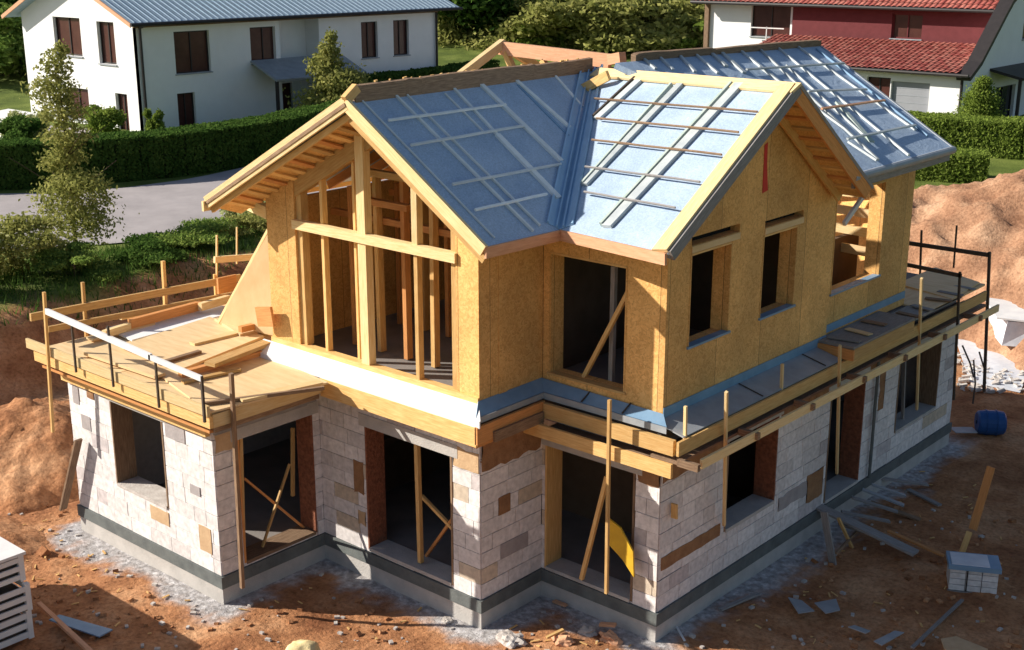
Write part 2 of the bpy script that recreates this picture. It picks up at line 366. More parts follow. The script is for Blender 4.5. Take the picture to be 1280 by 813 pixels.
block_wall('ground_wall', (2.14,11.62), (-7.46,11.62), [], 7); block_wall('ground_wall', (-7.46,11.61), (-7.46,-2.04), [(6,7.4,.8,2.1)], 8)
# brown patched areas of clay brick and raw render between the blocks
def patch(fr, u0, u1, z0, z1, m, d=.024, jag=.03, seed=0):
    p0,u,n = fr; rnd = random.Random(seed*97+int(u0*100)); zz = V((0,0,1)); b = B(); pts = []
    def e(a, c): 
        k = max(2, int(math.dist(a,c)/.12)); return [(a[0]+(c[0]-a[0])*i/k+rnd.uniform(-jag,jag)*(i>0), a[1]+(c[1]-a[1])*i/k+rnd.uniform(-jag,jag)*(i>0)) for i in range(k)]
    loop = e((u0,z0),(u1,z0))+e((u1,z0),(u1,z1))+e((u1,z1),(u0,z1))+e((u0,z1),(u0,z0))
    T = [p0+u*a+zz*c+n*d for a,c in loop]; Bt = [p-n*(d-.001) for p in T]
    bm = bmesh.new(); f = bm.faces.new([bm.verts.new(p) for p in T]); bmesh.ops.triangulate(bm, faces=[f])
    for f in bm.faces: b.face([w.co.copy() for w in f.verts])
    bm.free()
    for i in range(len(T)): j=(i+1)%len(T); b.face([Bt[i],Bt[j],T[j],T[i]])
    return obj('render_patch', b, m, H)
mat('brown_patch', (.36,.20,.10), .95, (.24,.12,.06), 7, .6, 30)
mat('tan_patch', (.60,.42,.25), .95, (.50,.33,.19), 7, .4, 30)
mat('grey_patch', (.42,.38,.38), .95, (.33,.30,.30), 7, .4, 30)
patch(fr4,.01,1.30,2.02,2.49,'brown_patch'); patch(fr3,2.95,3.45,2.0,2.3,'tan_patch',seed=3); patch(fr3,.78,1.0,.95,1.5,'brown_patch',seed=4); patch(fr3,.85,1.02,.42,.66,'tan_patch',seed=5)
patch(fr4,.36,.62,1.22,1.50,'brown_patch',seed=6,jag=.01); patch(fr4,.40,1.02,.50,.74,'grey_patch',seed=7,jag=.008)
patch(fr6,.03,1.68,2.0,2.49,'brown_patch',seed=8); patch(fr6,.06,1.60,.64,.84,'brown_patch',seed=9,jag=.008); patch(fr6,3.3,4.9,1.98,2.45,'brown_patch',seed=10); patch(fr6,3.36,4.3,.42,.66,'grey_patch',seed=11)
patch(fr6,4.3,4.85,.25,.75,'brown_patch',seed=12); patch(fr5,1.78,2.13,1.95,2.45,'brown_patch',seed=13); patch(fr6,6.35,7.4,2.0,2.45,'brown_patch',seed=14); patch(fr6,6.8,7.0,1.2,1.95,'brown_patch',seed=15)
for i,(a,b_,c,d,m) in enumerate([(.35,.62,1.5,1.75,'grey_patch'),(.15,.33,1.9,2.2,'grey_patch'),(2.2,2.7,.42,.66,'tan_patch'),(3.5,3.8,.30,.72,'tan_patch'),(3.35,3.6,1.2,1.35,'grey_patch'),(2.8,3.3,1.98,2.25,'grey_patch'),(.6,.8,2.1,2.45,'brown_patch')]): patch(fr1,a,b_,c,d,m,seed=20+i,jag=.008)
patch(fr2,.02,.42,2.0,2.45,'tan_patch',seed=40); patch(fr2,1.55,1.86,2.14,2.45,'grey_patch',seed=41)

# ---- first floor slab / interior cores
sl = [(-4.6,.05),(-.05,.05),(-.05,1.43),(2.1,1.43),(2.1,11.5),(-4.6,11.5)]
obj('upper_floor_slab', prism(sl, 2.52, 2.96), 'slab', H)
obj('wing_roof_slab', prism([(-7.4,-2.0),(-3.5,-2.0),(-3.5,.04),(-4.61,.04),(-4.61,11.5),(-7.4,11.5)], 2.50, 2.78), 'concrete', H)
# partitions that keep the rooms closed
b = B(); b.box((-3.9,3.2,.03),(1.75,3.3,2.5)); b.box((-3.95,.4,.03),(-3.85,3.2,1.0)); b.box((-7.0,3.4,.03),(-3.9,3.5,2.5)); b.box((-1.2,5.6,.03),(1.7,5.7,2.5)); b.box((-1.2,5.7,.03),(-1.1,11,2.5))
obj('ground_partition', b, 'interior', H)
b = B(); b.box((-4.4,4.4,2.97),(-.35,4.5,5.6)); b.box((-.35,1.6,2.97),(-.25,5.3,5.5)); b.box((-.24,5.3,2.97),(1.86,5.38,5.5)); b.box((-.24,1.67,5.30),(1.86,5.29,5.36)); b.box((1.1,5.4,2.97),(1.2,8.9,4.25))  # ceiling, closing walls and dark knee board added to keep these rooms dark
obj('partition_and_light_block', b, 'interior', H)

# ---- roof geometry
t7 = (1+.7*.7)**.5
J = V((-1.89,4.89,7.21)); A2 = V((2.65,3.61,7.35)); Vb = V((.55,1.07,5.45)); F2 = V((2.73,.51,5.55)); R2 = V((2.72,5.92,5.60))
n1 = V((.7,0,1)).normalized(); P1 = V((-1.89,0,7.16))
n2 = (A2-J).cross(Vb-J).normalized(); n2 = n2 if n2.z>0 else -n2
R0 = V((-1.89,-.57,7.16)); E1 = V((.53,-.45,7.16-.7*2.42))
s1 = obj('roof_slope', B().slab([R0,E1,Vb,J], .09, n1), 'membrane', H)
s2 = obj('roof_slope', B().slab([J,Vb,F2,A2], .09, n2), 'membrane', H)
s2b = obj('roof_slope', B().slab([J,A2,R2,V((.4,6.4,5.75)),V((-1.5,5.3,7.0))][:3]+[V((-1.3,6.4,5.75))], .09), 'membrane', H)
L0 = V((-5.28,-.57,5.36)); L1 = V((-5.28,4.0,5.36))
s1l = obj('roof_slope', B().slab([R0,V((-1.89,4.0,7.16)),L1,L0], .09), 'membrane', H)
r3a, r3b, r3c, r3d = V((-1,4.35,7.42)), V((-1,11.1,7.31)), V((2.7,9.08,5.89)), V((2.7,5.55,5.88))
n3 = (r3c-r3b).cross(r3a-r3b).normalized(); n3 = n3 if n3.z>0 else -n3
s3 = obj('roof_slope', B().slab([r3a,r3d,r3c,r3b], .10, n3), 'membrane', H)

# ---- battens on the slopes, laid between points measured on each plane
def bat(par, P, n, a, c, w, h, m, lift=0, sag=0):
    p, q = onplane(*a, P, n), onplane(*c, P, n)
    b = B()
    if sag:
        k = 5; pts = [p.lerp(q, i/k)+n*(math.sin(i*2.1)*sag) for i in range(k+1)]
        for i in range(k): b.beam(pts[i], pts[i+1]+(pts[i+1]-pts[i])*.01, w, h, n, off=h/2+.003+lift)
    else: b.beam(p, q, w, h, n, off=h/2+.003+lift)
    return obj('batten', b, m, par)
def c6(x,y): return (400+x/3.1275, 60+y/3.1275)
def c7(x,y): return (720+x/2.6667, 40+y/2.6667)
for a,c,w,h,m in [((268,165),(830,720),.04,.035,'galv'),((325,175),(858,698),.03,.03,'galv'),((486,183),(640,335),.03,.03,'galv'),((490,132),(690,345),.05,.04,'galv'),
                  ((690,345),(930,592),.10,.045,'galv'),((600,125),(940,450),.09,.05,'galv'),((745,118),(972,318),.075,.05,'galv'),((900,100),(1022,238),.05,.05,'galv'),
                  ((770,150),(970,350),.05,.03,'flash_blue'),((150,195),(680,745),.025,.02,'galv')]:  # dark blue strip paints the shading under the batten beside it
    bat(s1, P1, n1, c6(*a), c6(*c), w, h, m)
for a,c in [((262,295),(720,232)),((350,392),(790,315)),((512,545),(935,465)),((600,645),(880,582))]: bat(s1, P1, n1, c6(*a), c6(*c), .032, .03, 'galv', .036, .004)
for a,c,w,m in [((222,158),(72,295),.15,'zinc'),((200,160),(62,290),.04,'steel_dark'),((350,180),(30,515),.13,'zinc'),((322,182),(26,512),.04,'green_batten'),((548,178),(105,655),.17,'zinc'),((522,178),(88,650),.05,'green_batten')]:
    bat(s2, J, n2, c7(*a), c7(*c), w, .05 if w>.1 else .07, m)
for a,c in [((68,236),(610,282)),((75,302),(548,350)),((60,374),(492,425)),((38,464),(420,516)),((35,548),(338,602))]: bat(s2, J, n2, c7(*a), c7(*c), .022, .025, 'old_wood' if a[0]>50 else 'grey_wood', .065, .003)
for a,c,w,m in [((220,90),(265,127),.05,'zinc'),((278,88),(322,130),.05,'zinc'),((342,80),(396,137),.06,'zinc'),((395,76),(472,141),.05,'zinc'),((448,72),(500,118),.08,'zinc'),((480,68),(560,140),.08,'zinc'),((540,60),(655,152),.06,'zinc'),
                ((600,50),(1005,430),.045,'zinc'),((668,53),(1108,415),.04,'zinc'),((735,50),(1130,330),.05,'zinc'),((610,120),(900,330),.05,'zinc'),((700,115),(960,350),.03,'zinc'),((870,240),(985,370),.09,'green_batten'),((905,370),(1000,432),.03,'zinc'),((800,60),(1170,350),.03,'flash_blue')]:
    bat(s3, r3b, n3, c7(*a), c7(*c), w, .035, m)
for a,c,m in [((565,135),(890,113),'zinc'),((770,207),(965,200),'zinc'),((815,266),(1025,237),'salmon_wood'),((900,367),(1127,320),'zinc')]: bat(s3, r3b, n3, c7(*a), c7(*c), .04, .03, m, .036, .004)
# membrane lap lines (thin folded seams lying on the membrane)
# valley flashing
vy = B(); dv = (Vb-J).normalized(); Jt = J-dv*(-.0)
for nn, sgn in ((n1,-1),(n2,1)):
    side = dv.cross(nn).normalized()
    if (side.dot(V((0,1,0))) > 0) == (sgn < 0) and nn is n1: side = -side
    if nn is n2 and side.dot(V((1,0,0))) < 0: side = -side
    if nn is n1 and side.dot(V((0,-1,0))) < 0: side = -side
    w = .20 if nn is n1 else .20
    a = J+nn*.012; c = Vb+nn*.012
    vy.slab([a, c, c+side*w, a+side*w], .008, nn)
    vy.beam(a+side*w, c+side*w, .03, .035, nn, off=.01)
    vy.beam(a+side*w*.35, c+side*w*.35, .02, .04, nn, off=.015)
obj('valley_flashing', vy, 'valley_blue', s2)
# edge boards
def part_beam(name, par, a, c, w, h, m, up=(0,0,1), off=0, bv=.006):
    return bevel(obj(name, B().beam(a, c, w, h, up, off=off), m, par), bv)
# gable one verge boards (outer and inner lower)
eps = V((0,-.03,0))
part_beam('verge_board', s1, R0+eps+V((0,0,.0)), E1+eps+V((.03,.0,-.02)), .05, .17, 'pine_pale', n1, -.03)
part_beam('verge_board', s1, R0+V((-.03,.06,-.16)), E1+V((-.02,.06,-.15)), .05, .12, 'pine', n1, -.05)
nl = V((-.531,0,1)).normalized()
part_beam('verge_board', s1l, R0+eps+V((-.01,0,.01)), L0+eps, .05, .19, 'pine_pale', nl, -.03)
part_beam('verge_board', s1l, R0+V((0,.05,-.15)), L0+V((.02,.05,-.12)), .05, .09, 'pine', nl, -.04)
part_beam('verge_board', s1l, R0+V((-.02,-.062,.02)), L0+V((0,-.062,.02)), .012, .05, 'old_wood', nl, -.06)
part_beam('eave_board', s1l, L0+V((.0,-.1,-.08)), L1+V((.0,0,-.08)), .05, .16, 'pine_pale')
part_beam('eave_board', s1, E1+V((.035,-.03,-.07)), Vb+V((.03,.0,-.07)), .04, .15, 'salmon_wood')
part_beam('eave_board', s2, Vb+V((.02,-.02,-.07)), F2+V((.0,-.04,-.07)), .04, .15, 'salmon_wood')
# cross gable verge: wide yellow board lying on the roof edge, plus fascia
dq = (F2-A2).normalized(); inn = n2.cross(dq).normalized()
if inn.x > 0: inn = -inn
part_beam('verge_board', s2, A2+inn*.11+n2*.02, F2+inn*.11+n2*.02, .24, .05, 'pine_pale', n2, .02)
part_beam('verge_board', s2, A2-inn*.03, F2-inn*.03, .05, .14, 'grey_wood', n2, -.04)
dr = (J-A2).normalized(); inr = dr.cross(n2); inr = inr if inr.y < 0 else -inr; inr.normalize()
part_beam('ridge_board', s2, A2+inr*.10+n2*.03+V((.1,0,0)), A2.lerp(J,.955)+inr*.10+n2*.03, .22, .04, 'pine_pale', n2, .015)
nb = (A2-J).cross(R2-J).normalized(); nb = nb if nb.z>0 else -nb
part_beam('verge_board', s2b, A2+V((.03,0,.0)), R2+V((.03,0,.0)), .05, .2, 'pine_orange', nb, -.06)
part_beam('verge_board', s2b, A2+V((.045,0,.03)), R2+V((.045,.06,.03)), .05, .05, 'grey_wood', nb, .0)
part_beam('verge_board', s2b, A2+V((-.44,0,-.14)), R2+V((-.44,0,-.14)), .05, .12, 'pine', nb, -.05)
obj('soffit_panel', B().slab([A2+V((-.02,0,-.115)),R2+V((-.02,0,-.115)),R2+V((-.60,0,-.115)),A2+V((-.60,0,-.115))],.012,nb), 'osb_x', s2b)
for k in range(9):
    f = .10+k*.098; p = A2.lerp(R2, f)
    part_beam('soffit_batten', s2b, p+V((-.03,0,-.145)), p+V((-.42,0,-.145)), .07, .035, 'pine_orange' if k%2 else 'pine', nb, 0, .003)
obj('soffit_panel', B().slab([V((-1.93,-.50,7.02)),V((-5.22,-.50,5.26)),V((-5.22,.02,5.08)),V((-1.93,.02,6.86))],.015), 'osb_y', s1l)
for k in range(14):
    f = .05+k*.066; p = V((-1.89,-.48,6.985)).lerp(V((-5.2,-.48,5.225)), f)
    part_beam('soffit_batten', s1l, p, p+V((0,.50,-.17)), .08, .035, 'pine' if k%3 else 'pine_orange', nl, 0, .003)
# roof three edging
g3 = B(); g3.tube(r3c+V((.0,.05,-.04)), r3d+V((0,-.1,-.04)), .065, n=10); obj('gutter', g3, 'flash_grey', s3, smooth=True)
part_beam('eave_board', s3, r3c+V((-.05,0,-.14)), r3d+V((-.05,0,-.14)), .05, .16, 'grey_wood')
part_beam('verge_board', s3, r3b+V((0,.03,-.02)), r3c+V((0,.03,-.02)), .05, .14, 'flash_grey', n3, -.04)
# weathered ridge boards
def ragged(name, a, c, h0, h1, th, m, par, seed, k=26):
    rnd = random.Random(seed); b = B(); a, c = V(a), V(c); d = (c-a).normalized(); s = d.cross(V((0,0,1))).normalized()*th/2
    t = [0]
    while t[-1] < 1: t.append(t[-1]+rnd.choice([.012,.02,.05,.11,.16]))
    t[-1] = 1; hs = [h1-(h1-h0)*rnd.random()**2 for _ in t]
    for i in range(len(t)-1):
        p, q = a.lerp(c, t[i]), a.lerp(c, t[i+1]); o = s
        b.hexa([p-o,q-o,q+o,p+o,p-o+V((0,0,hs[i])),q-o+V((0,0,hs[i+1])),q+o+V((0,0,hs[i+1]-.01)),p+o+V((0,0,hs[i]-.01))])
    return obj(name, b, m, par)
ragged('ridge_board', (-1.89,-.45,7.12), (-1.89,4.86,7.16), .245, .275, .07, 'old_wood', s1, 1)
ragged('ridge_board', (-1.05,4.9,7.38), (-1.05,11.15,7.27), .13, .17, .1, 'old_wood', s3, 2, 40)
b = B(); rnd = random.Random(5)
for i in range(34):
    y = rnd.choice([rnd.uniform(-.3,4.7),rnd.uniform(1.2,2.6)]); s = rnd.uniform(.012,.03); x = -1.93+rnd.uniform(-.03,.03); z=7.395+(y>3)*.02
    b.beam((x,y,z),(x+rnd.uniform(-.02,.02),y+s*rnd.uniform(1,2.5),z+rnd.uniform(0,.012)), s, s*.8)
obj('wood_offcuts', b, 'pine', s1)['kind']='stuff'
part_beam('ridge_beam', s1, (-1.89,-.62,7.18), (-1.89,-.40,7.34), .09, .13, 'pine')
# rafters of the open rear-left slope
for k in range(9):
    y = 4.3+k*.75
    part_beam('rafter', s3, (-1.1,y,7.22), (-4.9,y,5.32), .07, .16, 'pine', (0,0,1))
# cross dormer frame standing above the ridge
dm = obj('dormer_ridge_beam', B().beam((-4.95,6,7.37),(-2.35,6,7.27), .10, .24), 'salmon_wood', H); bevel(dm, .01)
part_beam('rafter', dm, (-4.9,4.0,6.55), (-4.9,6.04,7.46), .12, .16, 'pine_pale')
part_beam('rafter', dm, (-4.9,6.0,7.44), (-4.9,7.8,6.6), .12, .16, 'pine')
part_beam('brace', dm, (-4.8,6,7.3), (-4.35,5.95,6.6), .10, .12, 'pine')
part_beam('brace', dm, (-3.4,6,6.6), (-3.9,6,7.2), .10, .10, 'pine')
part_beam('rafter', dm, (-2.3,5.95,7.30), (-2.0,5.9,7.36), .16, .18, 'salmon_wood')
b=B(); 
for i in range(14): b.beam((-3.8+i*.12,5.6,7.10+.02*math.sin(i*3)),(-3.8+i*.12,6.3,7.12),.10,.03)
obj('stacked_tiles', b, 'maroon', dm)

# ---- upper storey walls
X = V((1,0,0)); Y = V((0,1,0)); Z = V((0,0,1)); NX=-X; NY=-Y
def zl(x): return 6.84 - .531*(-1.89-x) if x < -1.89 else 7.05-.7*(x+1.89)
O = (V((0,0,0)), X, Z, NY)
panel(O, [(-4.55,2.98),(-3.86,2.98),(-3.86,zl(-3.86)),(-4.55,zl(-4.55))], [], .12, 'upper_wall', 'osb_x', H)
panel(O, [(-.43,2.98),(-.003,2.98),(-.003,zl(0)-.02),(-.43,zl(-.43))], [], .12, 'upper_wall', 'osb_x', H)
fr = bevel(obj('gable_frame', B().box((-4.56,-.03,2.98),(-.004,.118,3.14)), 'pine', H))
def fb(a, c, w=.10, m='pine', d=.14, y=.0, name='stud'):
    o = B(); dx = c[0]-a[0]
    o.beam((a[0],y+d/2,a[1]),(c[0],y+d/2,c[1]), w if abs(dx)<.2 else d, d if abs(dx)<.2 else w, (0,1,0) if abs(dx)<.2 else (0,0,1))
    return bevel(obj(name, o, m, fr))
fb((-2.32,3.14),(-2.32,6.80),.17,'pine_pale',.14,-.02)
fb((-1.22,3.14),(-1.22,5.0),.07,'pine',.10); fb((-1.22,5.1),(-1.22,6.50),.11,'pine_pale',.12,-.01)
fb((-3.88,5.09),(-.40,5.09),.14,'pine_pale',.12,-.05,'crossbar')
fb((-3.80,3.14),(-3.80,5.75),.12,'pine',.14,.04); fb((-.50,3.14),(-.50,5.98),.09,'pine',.12,.03)
fb((-3.28,3.14),(-3.28,6.0),.06,'pine',.10,.05); fb((-2.60,3.14),(-2.60,6.4),.05,'pine',.12,.1)
fb((-3.93,5.62),(-1.95,6.67),.26,'pine',.12,.02,'rake_beam'); fb((-1.85,6.86),(-.0,5.58),.16,'pine',.12,.02,'rake_beam')
# deeper rows of studs
for y, xs in ((.9,(-3.6,-3.0,-2.4,-1.8,-1.2,-.6)),(2.2,(-3.9,-3.3,-2.75,-2.1,-1.5,-.8,-.3)),(3.6,(-3.6,-2.9,-2.2,-1.5,-.9))):
    for k, x in enumerate(xs):
        ln = zl(x)-.35; fb((x,2.98),(x+.02*math.sin(k*5),ln),.08,'pine' if (k+int(y))%2 else 'pine_orange',.12,y)
    fb((-4.2,5.0+.1*y),(-.2,5.0+.1*y),.10,'pine_orange',.10,y+.13,'crossbar')
fb((-3.0,5.95),(-1.9,5.95),.10,'pine',.12,.5,'crossbar'); fb((-3.1,5.45),(-2.1,5.45),.10,'pine_orange',.12,.7,'crossbar')
for k in range(7):
    y=.5+.6*k; part_beam('rafter', s1l, (-1.95,y,6.93),(-5.0,y,5.33),.06,.14,'pine_orange'); part_beam('rafter', s1, (-1.83,y,6.93),(-.1,y,5.72),.06,.14,'pine_orange')
# right side of the gable block, recessed corner, cross gable
panel((V((0,0,0)),Y,Z,X), [(0.004,2.98),(1.375,2.98),(1.375,5.5),(0.004,5.62)], [], .12, 'upper_wall', 'osb_y', H)
D3 = (.12,1.50,3.2,5.02)
panel((V((0,1.38,0)),X,Z,NY), [(0.004,2.98),(2.148,2.98),(2.148,5.70),(.8,5.46),(.004,5.36)], [rect(*D3)], .28, 'upper_wall', 'osb_x', H)
W = [(1.92,2.98,3.87,5.20),(3.83,4.86,3.87,5.14)]; S = [(1.93,3.16,5.31,5.43),(3.86,5.0,5.25,5.35)]
hol = [rect(*w) for w in W+S]
panel((V((2.15,0,0)),Y,Z,X), [(1.383,2.98),(6.02,2.98),(6.02,5.42),(3.62,7.2),(1.383,5.88)], hol, .28, 'upper_wall', 'osb_y', H)
W4 = (6.15,7.92,3.76,5.42)
panel((V((2.10,0,0)),Y,Z,X), [(6.022,3.0),(9.05,3.0),(9.05,5.98),(6.022,5.98)], [rect(*W4)], .26, 'upper_wall', 'osb_y', H)
panel((V((2.10,9.05,0)),V((-3.1,1.8,0)).normalized(),Z,V((1.8,3.1,0)).normalized()), [(0,2.98),(3.58,2.98),(3.58,7.1),(0,5.95)], [], .1, 'upper_wall', 'osb_x', H)
panel((V((-1,10.86,0)),NX,Z,Y), [(0,2.98),(3.5,2.98),(3.5,5.3),(0,7.1)], [], .1, 'upper_wall', 'osb_x', H)
panel((V((-4.55,10.8,0)),NY,Z,NX), [(0,2.98),(10.79,2.98),(10.79,5.35),(0,5.35)], [rect(1.5,4.5,3.6,5.0)], .1, 'upper_wall', 'osb_y', H)
# raised trim strip on the narrow side wall and on the right corner
tr = obj('joint_strip', B().box((0,.40,3.0),(.012,.58,5.55)), 'osb_y', H)
# frames round upper openings: sill flashings + jambs
def ulin(pt, u, n, o, dep, jm='osb_x', sm='flash_blue', door=False):
    a,b_,c,d = o; p0=V(pt)
    def bx(u0,u1,z0,z1,d0,d1):
        pts = [p0+u*uu+n*dd+Z*zc for zc in (z0,z1) for uu,dd in ((u0,d1),(u1,d1),(u1,d0),(u0,d0))]
        if (z1-z0) > (u1-u0): pts = [pts[k] for k in (0,4,7,3,1,5,6,2)]; pts=[pts[k] for k in (4,5,1,0,7,6,2,3)]
        return B().hexa(pts)
    f = obj('door_frame' if door else 'window_frame', bx(a+.001,a+.03,c+.002,d-.002,-dep-.01,.006), jm, H)
    obj('jamb', bx(b_-.03,b_-.001,c+.002,d-.002,-dep-.01,.006), jm, f)
    obj('head', bx(a+.03,b_-.03,d-.03,d-.002,-dep-.01,.006), 'pine', f)
    obj('sill', bx(a-.02,b_+.02,c-.02,c+.012,-.10,.03), sm, f)
ulin((0,1.38,0),X,NY,D3,.28,'osb_y','pine',True)
for w in W: ulin((2.15,0,0),Y,X,w,.28)
ulin((2.10,0,0),Y,X,W4,.26)
for s_ in S: obj('slot_shade_sheet', B().box((1.99,s_[0]+.01,s_[2]+.01),(2.0,s_[1]-.01,s_[3]-.01)), 'black_void', H)  # black sheet stands in for the darkness inside each slot
# light board between slot and window
for w,s_ in zip(W,S): bevel(obj('head_trim', B().box((2.151,s_[0],w[3]+.01),(2.165,s_[1],s_[2]-.01)), 'plywood', H))
obj('red_marking', B().slab([at(956,182,'x',2.158),at(960,178,'x',2.158),at(959,205,'x',2.158),at(960,238,'x',2.158),at(953,242,'x',2.158),at(955,205,'x',2.158)], .004, X), 'red_mark', H)
# plywood ceilings inside seen sunlit through the rear window
for k in range(6):
    part_beam('wood_lining', s3, (-1.0+.0*k,8.4+.3*k,4.1+.25*k),(1.95,8.2+.1*k,4.05+.32*k),.05,.16,'pine_pale' if k%2 else 'plywood')
part_beam('brace', s2b, at(1083,240,'x',2.2), at(1055,280,'x',2.2),.05,.08,'white_board')

# ---- flashings and floor edge timbers
def strip(name, pts_in, pts_out, m, th=.02):
    b = B()
    for i in range(len(pts_in)-1): b.slab([pts_in[i],pts_in[i+1],pts_out[i+1],pts_out[i]], th)
    return obj(name, b, m, H)
strip('flashing', [(-4.75,-.032,3.06),(.02,-.032,3.06)], [(-4.75,-.31,2.96),(.30,-.31,2.96)], 'flash_white')
obj('flashing', B().box((-4.75,-.33,2.85),(.30,-.31,2.955)), 'flash_white', H)
strip('flashing', [(.003,-.03,3.10),(.003,1.35,3.10),(2.18,1.35,3.06)], [(.20,-.29,2.97),(.20,1.17,2.97),(2.36,1.17,2.97)], 'flash_blue')
b=B(); b.box((.205,-.29,2.88),(.215,1.16,2.965)); b.box((.215,1.15,2.87),(2.37,1.16,2.965)); obj('flashing', b, 'flash_grey', H)
for x in (.9,1.62): obj('flashing_joint', B().beam((x,1.36,3.085),(x,1.16,2.985),.02,.012), 'steel_dark', H)
obj('flashing', B().slab([(2.155,1.38,3.13),(2.155,6.0,3.13),(2.165,6.0,3.13),(2.165,1.38,3.13)], .16, Z), 'flash_blue', H)
strip('flashing', [(2.168,1.2,2.99),(2.168,5.7,2.99)], [(2.62,1.2,2.88),(2.62,5.7,2.88)], 'flash_grey')
for y in (3.3,5.2): obj('flashing_joint', B().beam((2.18,y,2.998),(2.6,y,2.895),.015,.012), 'steel_dark', H)
obj('flashing', B().box((2.103,6.05,3.13),(2.115,9.03,3.26)), 'flash_blue', H)
# timber edge boards
EB = 'floor_edge_board'
def eb(a, c, m='pine', bv=.008): return bevel(obj(EB, B().box(a, c), m, H), bv)
eb((-3.02,-.34,2.56),(.24,-.30,2.85),'pine'); eb((-3.0,-.29,2.54),(.02,-.02,2.60),'pine_orange')
eb((.22,-.34,2.60),(.27,1.12,2.86),'pine_orange'); eb((.03,-.28,2.52),(.2,1.1,2.58),'pine_orange')
eb((.27,-.02,2.56),(.31,1.05,2.72),'old_wood')
eb((.28,1.06,2.62),(2.55,1.13,2.84),'pine'); eb((.02,.92,2.36),(2.62,.97,2.56),'pine'); eb((.3,1.0,2.42),(2.3,1.36,2.46),'old_wood')
eb((2.16,1.10,2.50),(2.62,11.7,2.54),'old_wood')
eb((2.63,1.02,2.66),(2.67,11.5,2.86),'pine'); eb((2.86,1.25,2.47),(2.90,11.6,2.61),'pine_pale'); 
eb((2.16,1.4,2.30),(2.20,11.6,2.50),'grey_wood')
for y in (1.06,2.6,4.2,5.9,7.4,9.0,10.6): eb((2.62,y,2.50),(2.95,y+.07,2.60),'old_wood')
# deck of grey sheets on the right and rear
dk = bevel(obj('deck_sheet', B().box((2.12,5.75,3.06),(2.78,8.0,3.10)), 'grey_wood', H)); eb((2.73,5.75,2.87),(2.78,8.0,3.055),'pine')
eb((2.14,5.72,2.88),(2.8,5.76,3.055),'pine_orange')
bevel(obj('deck_sheet', B().box((1.5,9.10,2.95),(2.62,11.5,2.99)), 'plywood', H)); bevel(obj('deck_sheet', B().box((2.16,8.02,2.93),(2.62,10.4,2.98)), 'grey_wood', H)); bevel(obj('deck_sheet', B().slab([(1.4,10.3,3.03),(2.6,10.0,3.0),(2.55,11.4,3.03),(1.4,12.0,3.03)], .03), 'plywood', H))
rnd=random.Random(44)
for k in range(9):
    y0=5.95+k*.62; x0=2.2+rnd.random()*.1; zz_=3.112 if y0<7.3 else 3.002; part_beam('deck_plank', dk, (x0,y0,zz_+.012),(x0+.5+rnd.uniform(-.1,.1),y0+rnd.uniform(-.12,.12),zz_+.014),.13,.02,rnd.choice(['grey_wood','old_wood','plywood']))
# ---- wing terrace deck and its edge boards
eb((-7.8,-2.42,2.62),(-2.98,-2.36,2.80),'pine'); eb((-7.95,-2.46,2.82),(-2.95,-2.42,2.98),'pine_pale'); eb((-7.7,-2.35,2.50),(-3.1,-2.06,2.54),'pine_orange'); eb((-7.5,-2.15,2.28),(-3.5,-2.075,2.49),'pine')
eb((-3.02,-2.36,2.62),(-2.97,-.36,2.82),'pine_pale'); eb((-3.4,-2.2,2.46),(-3.1,-.36,2.50),'grey_wood'); eb((-3.08,-2.3,2.52),(-3.03,-.36,2.70),'old_wood')
eb((-7.82,-2.36,2.62),(-7.77,3.4,2.80),'pine'); eb((-3.46,-2.04,2.30),(-3.40,-.3,2.50),'grey_wood')
rnd = random.Random(3)
i = 0
for (x0,x1,y0,y1,z,m) in [(-7.7,-5.6,-2.34,-1.2,2.82,'plywood'),(-5.58,-3.03,-2.34,-1.15,2.82,'plywood'),(-7.7,-4.6,-1.18,.0,2.82,'plywood'),(-4.58,-3.03,-1.13,-.34,2.82,'plywood'),(-7.7,-4.62,.02,1.2,2.82,'plywood'),(-7.7,-4.62,1.22,3.3,2.82,'plywood')]:
    bevel(obj('deck_sheet', B().box((x0,y0,z-.02),(x1,y1,z+.02)), m, H))

# ================================================================== THINGS ON THE TERRACE
def zpl(name, pts, z, t, m, label, cat, group=None, bv=.004):
    o = B().slab([at(px,py,'z',z) for px,py in pts], t, Z)
    o = obj(name, o, m); bevel(o, bv); return tag(o, label, cat, group)
G = 'loose boards on the wing terrace'
zpl('plywood_sheet', [(150,432),(262,396),(330,420),(225,462)], 2.91, .04, 'plywood', 'largest pale plywood sheet lying in the middle of the wing terrace', 'plywood sheet', G)
zpl('plywood_sheet', [(132,410),(262,378),(300,388),(165,425)], 2.89, .03, 'flash_white', 'whitish sheet lying beyond the large plywood sheet on the terrace', 'plywood sheet', G)
zpl('plywood_sheet', [(190,462),(335,445),(410,478),(262,515)], 2.87, .03, 'plywood', 'pale plywood sheet at the terrace corner above the block wing opening', 'plywood sheet', G)
zpl('plywood_sheet', [(268,398),(338,385),(342,408),(300,418)], 2.95, .05, 'plywood', 'short pale sheet lying at the foot of the leaning panel', 'plywood sheet', G)
def zbeam(name, a, c, z, w, h, m, label, cat, group=None, za=None):
    p = at(*a,'z',za or z); q = at(*c,'z',z); o = obj(name, B().beam(p,q,w,h), m); bevel(o,.005); return tag(o,label,cat,group)
zbeam('plank',(162,405),(250,382),3.00,.10,.16,'pine_orange','deep orange plank on edge at the far side of the terrace','plank',G)
zbeam('plank',(250,384),(305,368),3.02,.10,.14,'pine_pale','pale plank end to end with the deep orange plank','plank',G)
zbeam('plank',(130,418),(164,407),2.96,.10,.12,'pine_pale','short pale plank left of the deep orange plank','plank',G)
zbeam('plank',(225,468),(330,440),2.93,.10,.08,'pine_orange','rust-brown plank lying across the middle of the terrace near the rail','plank',G)
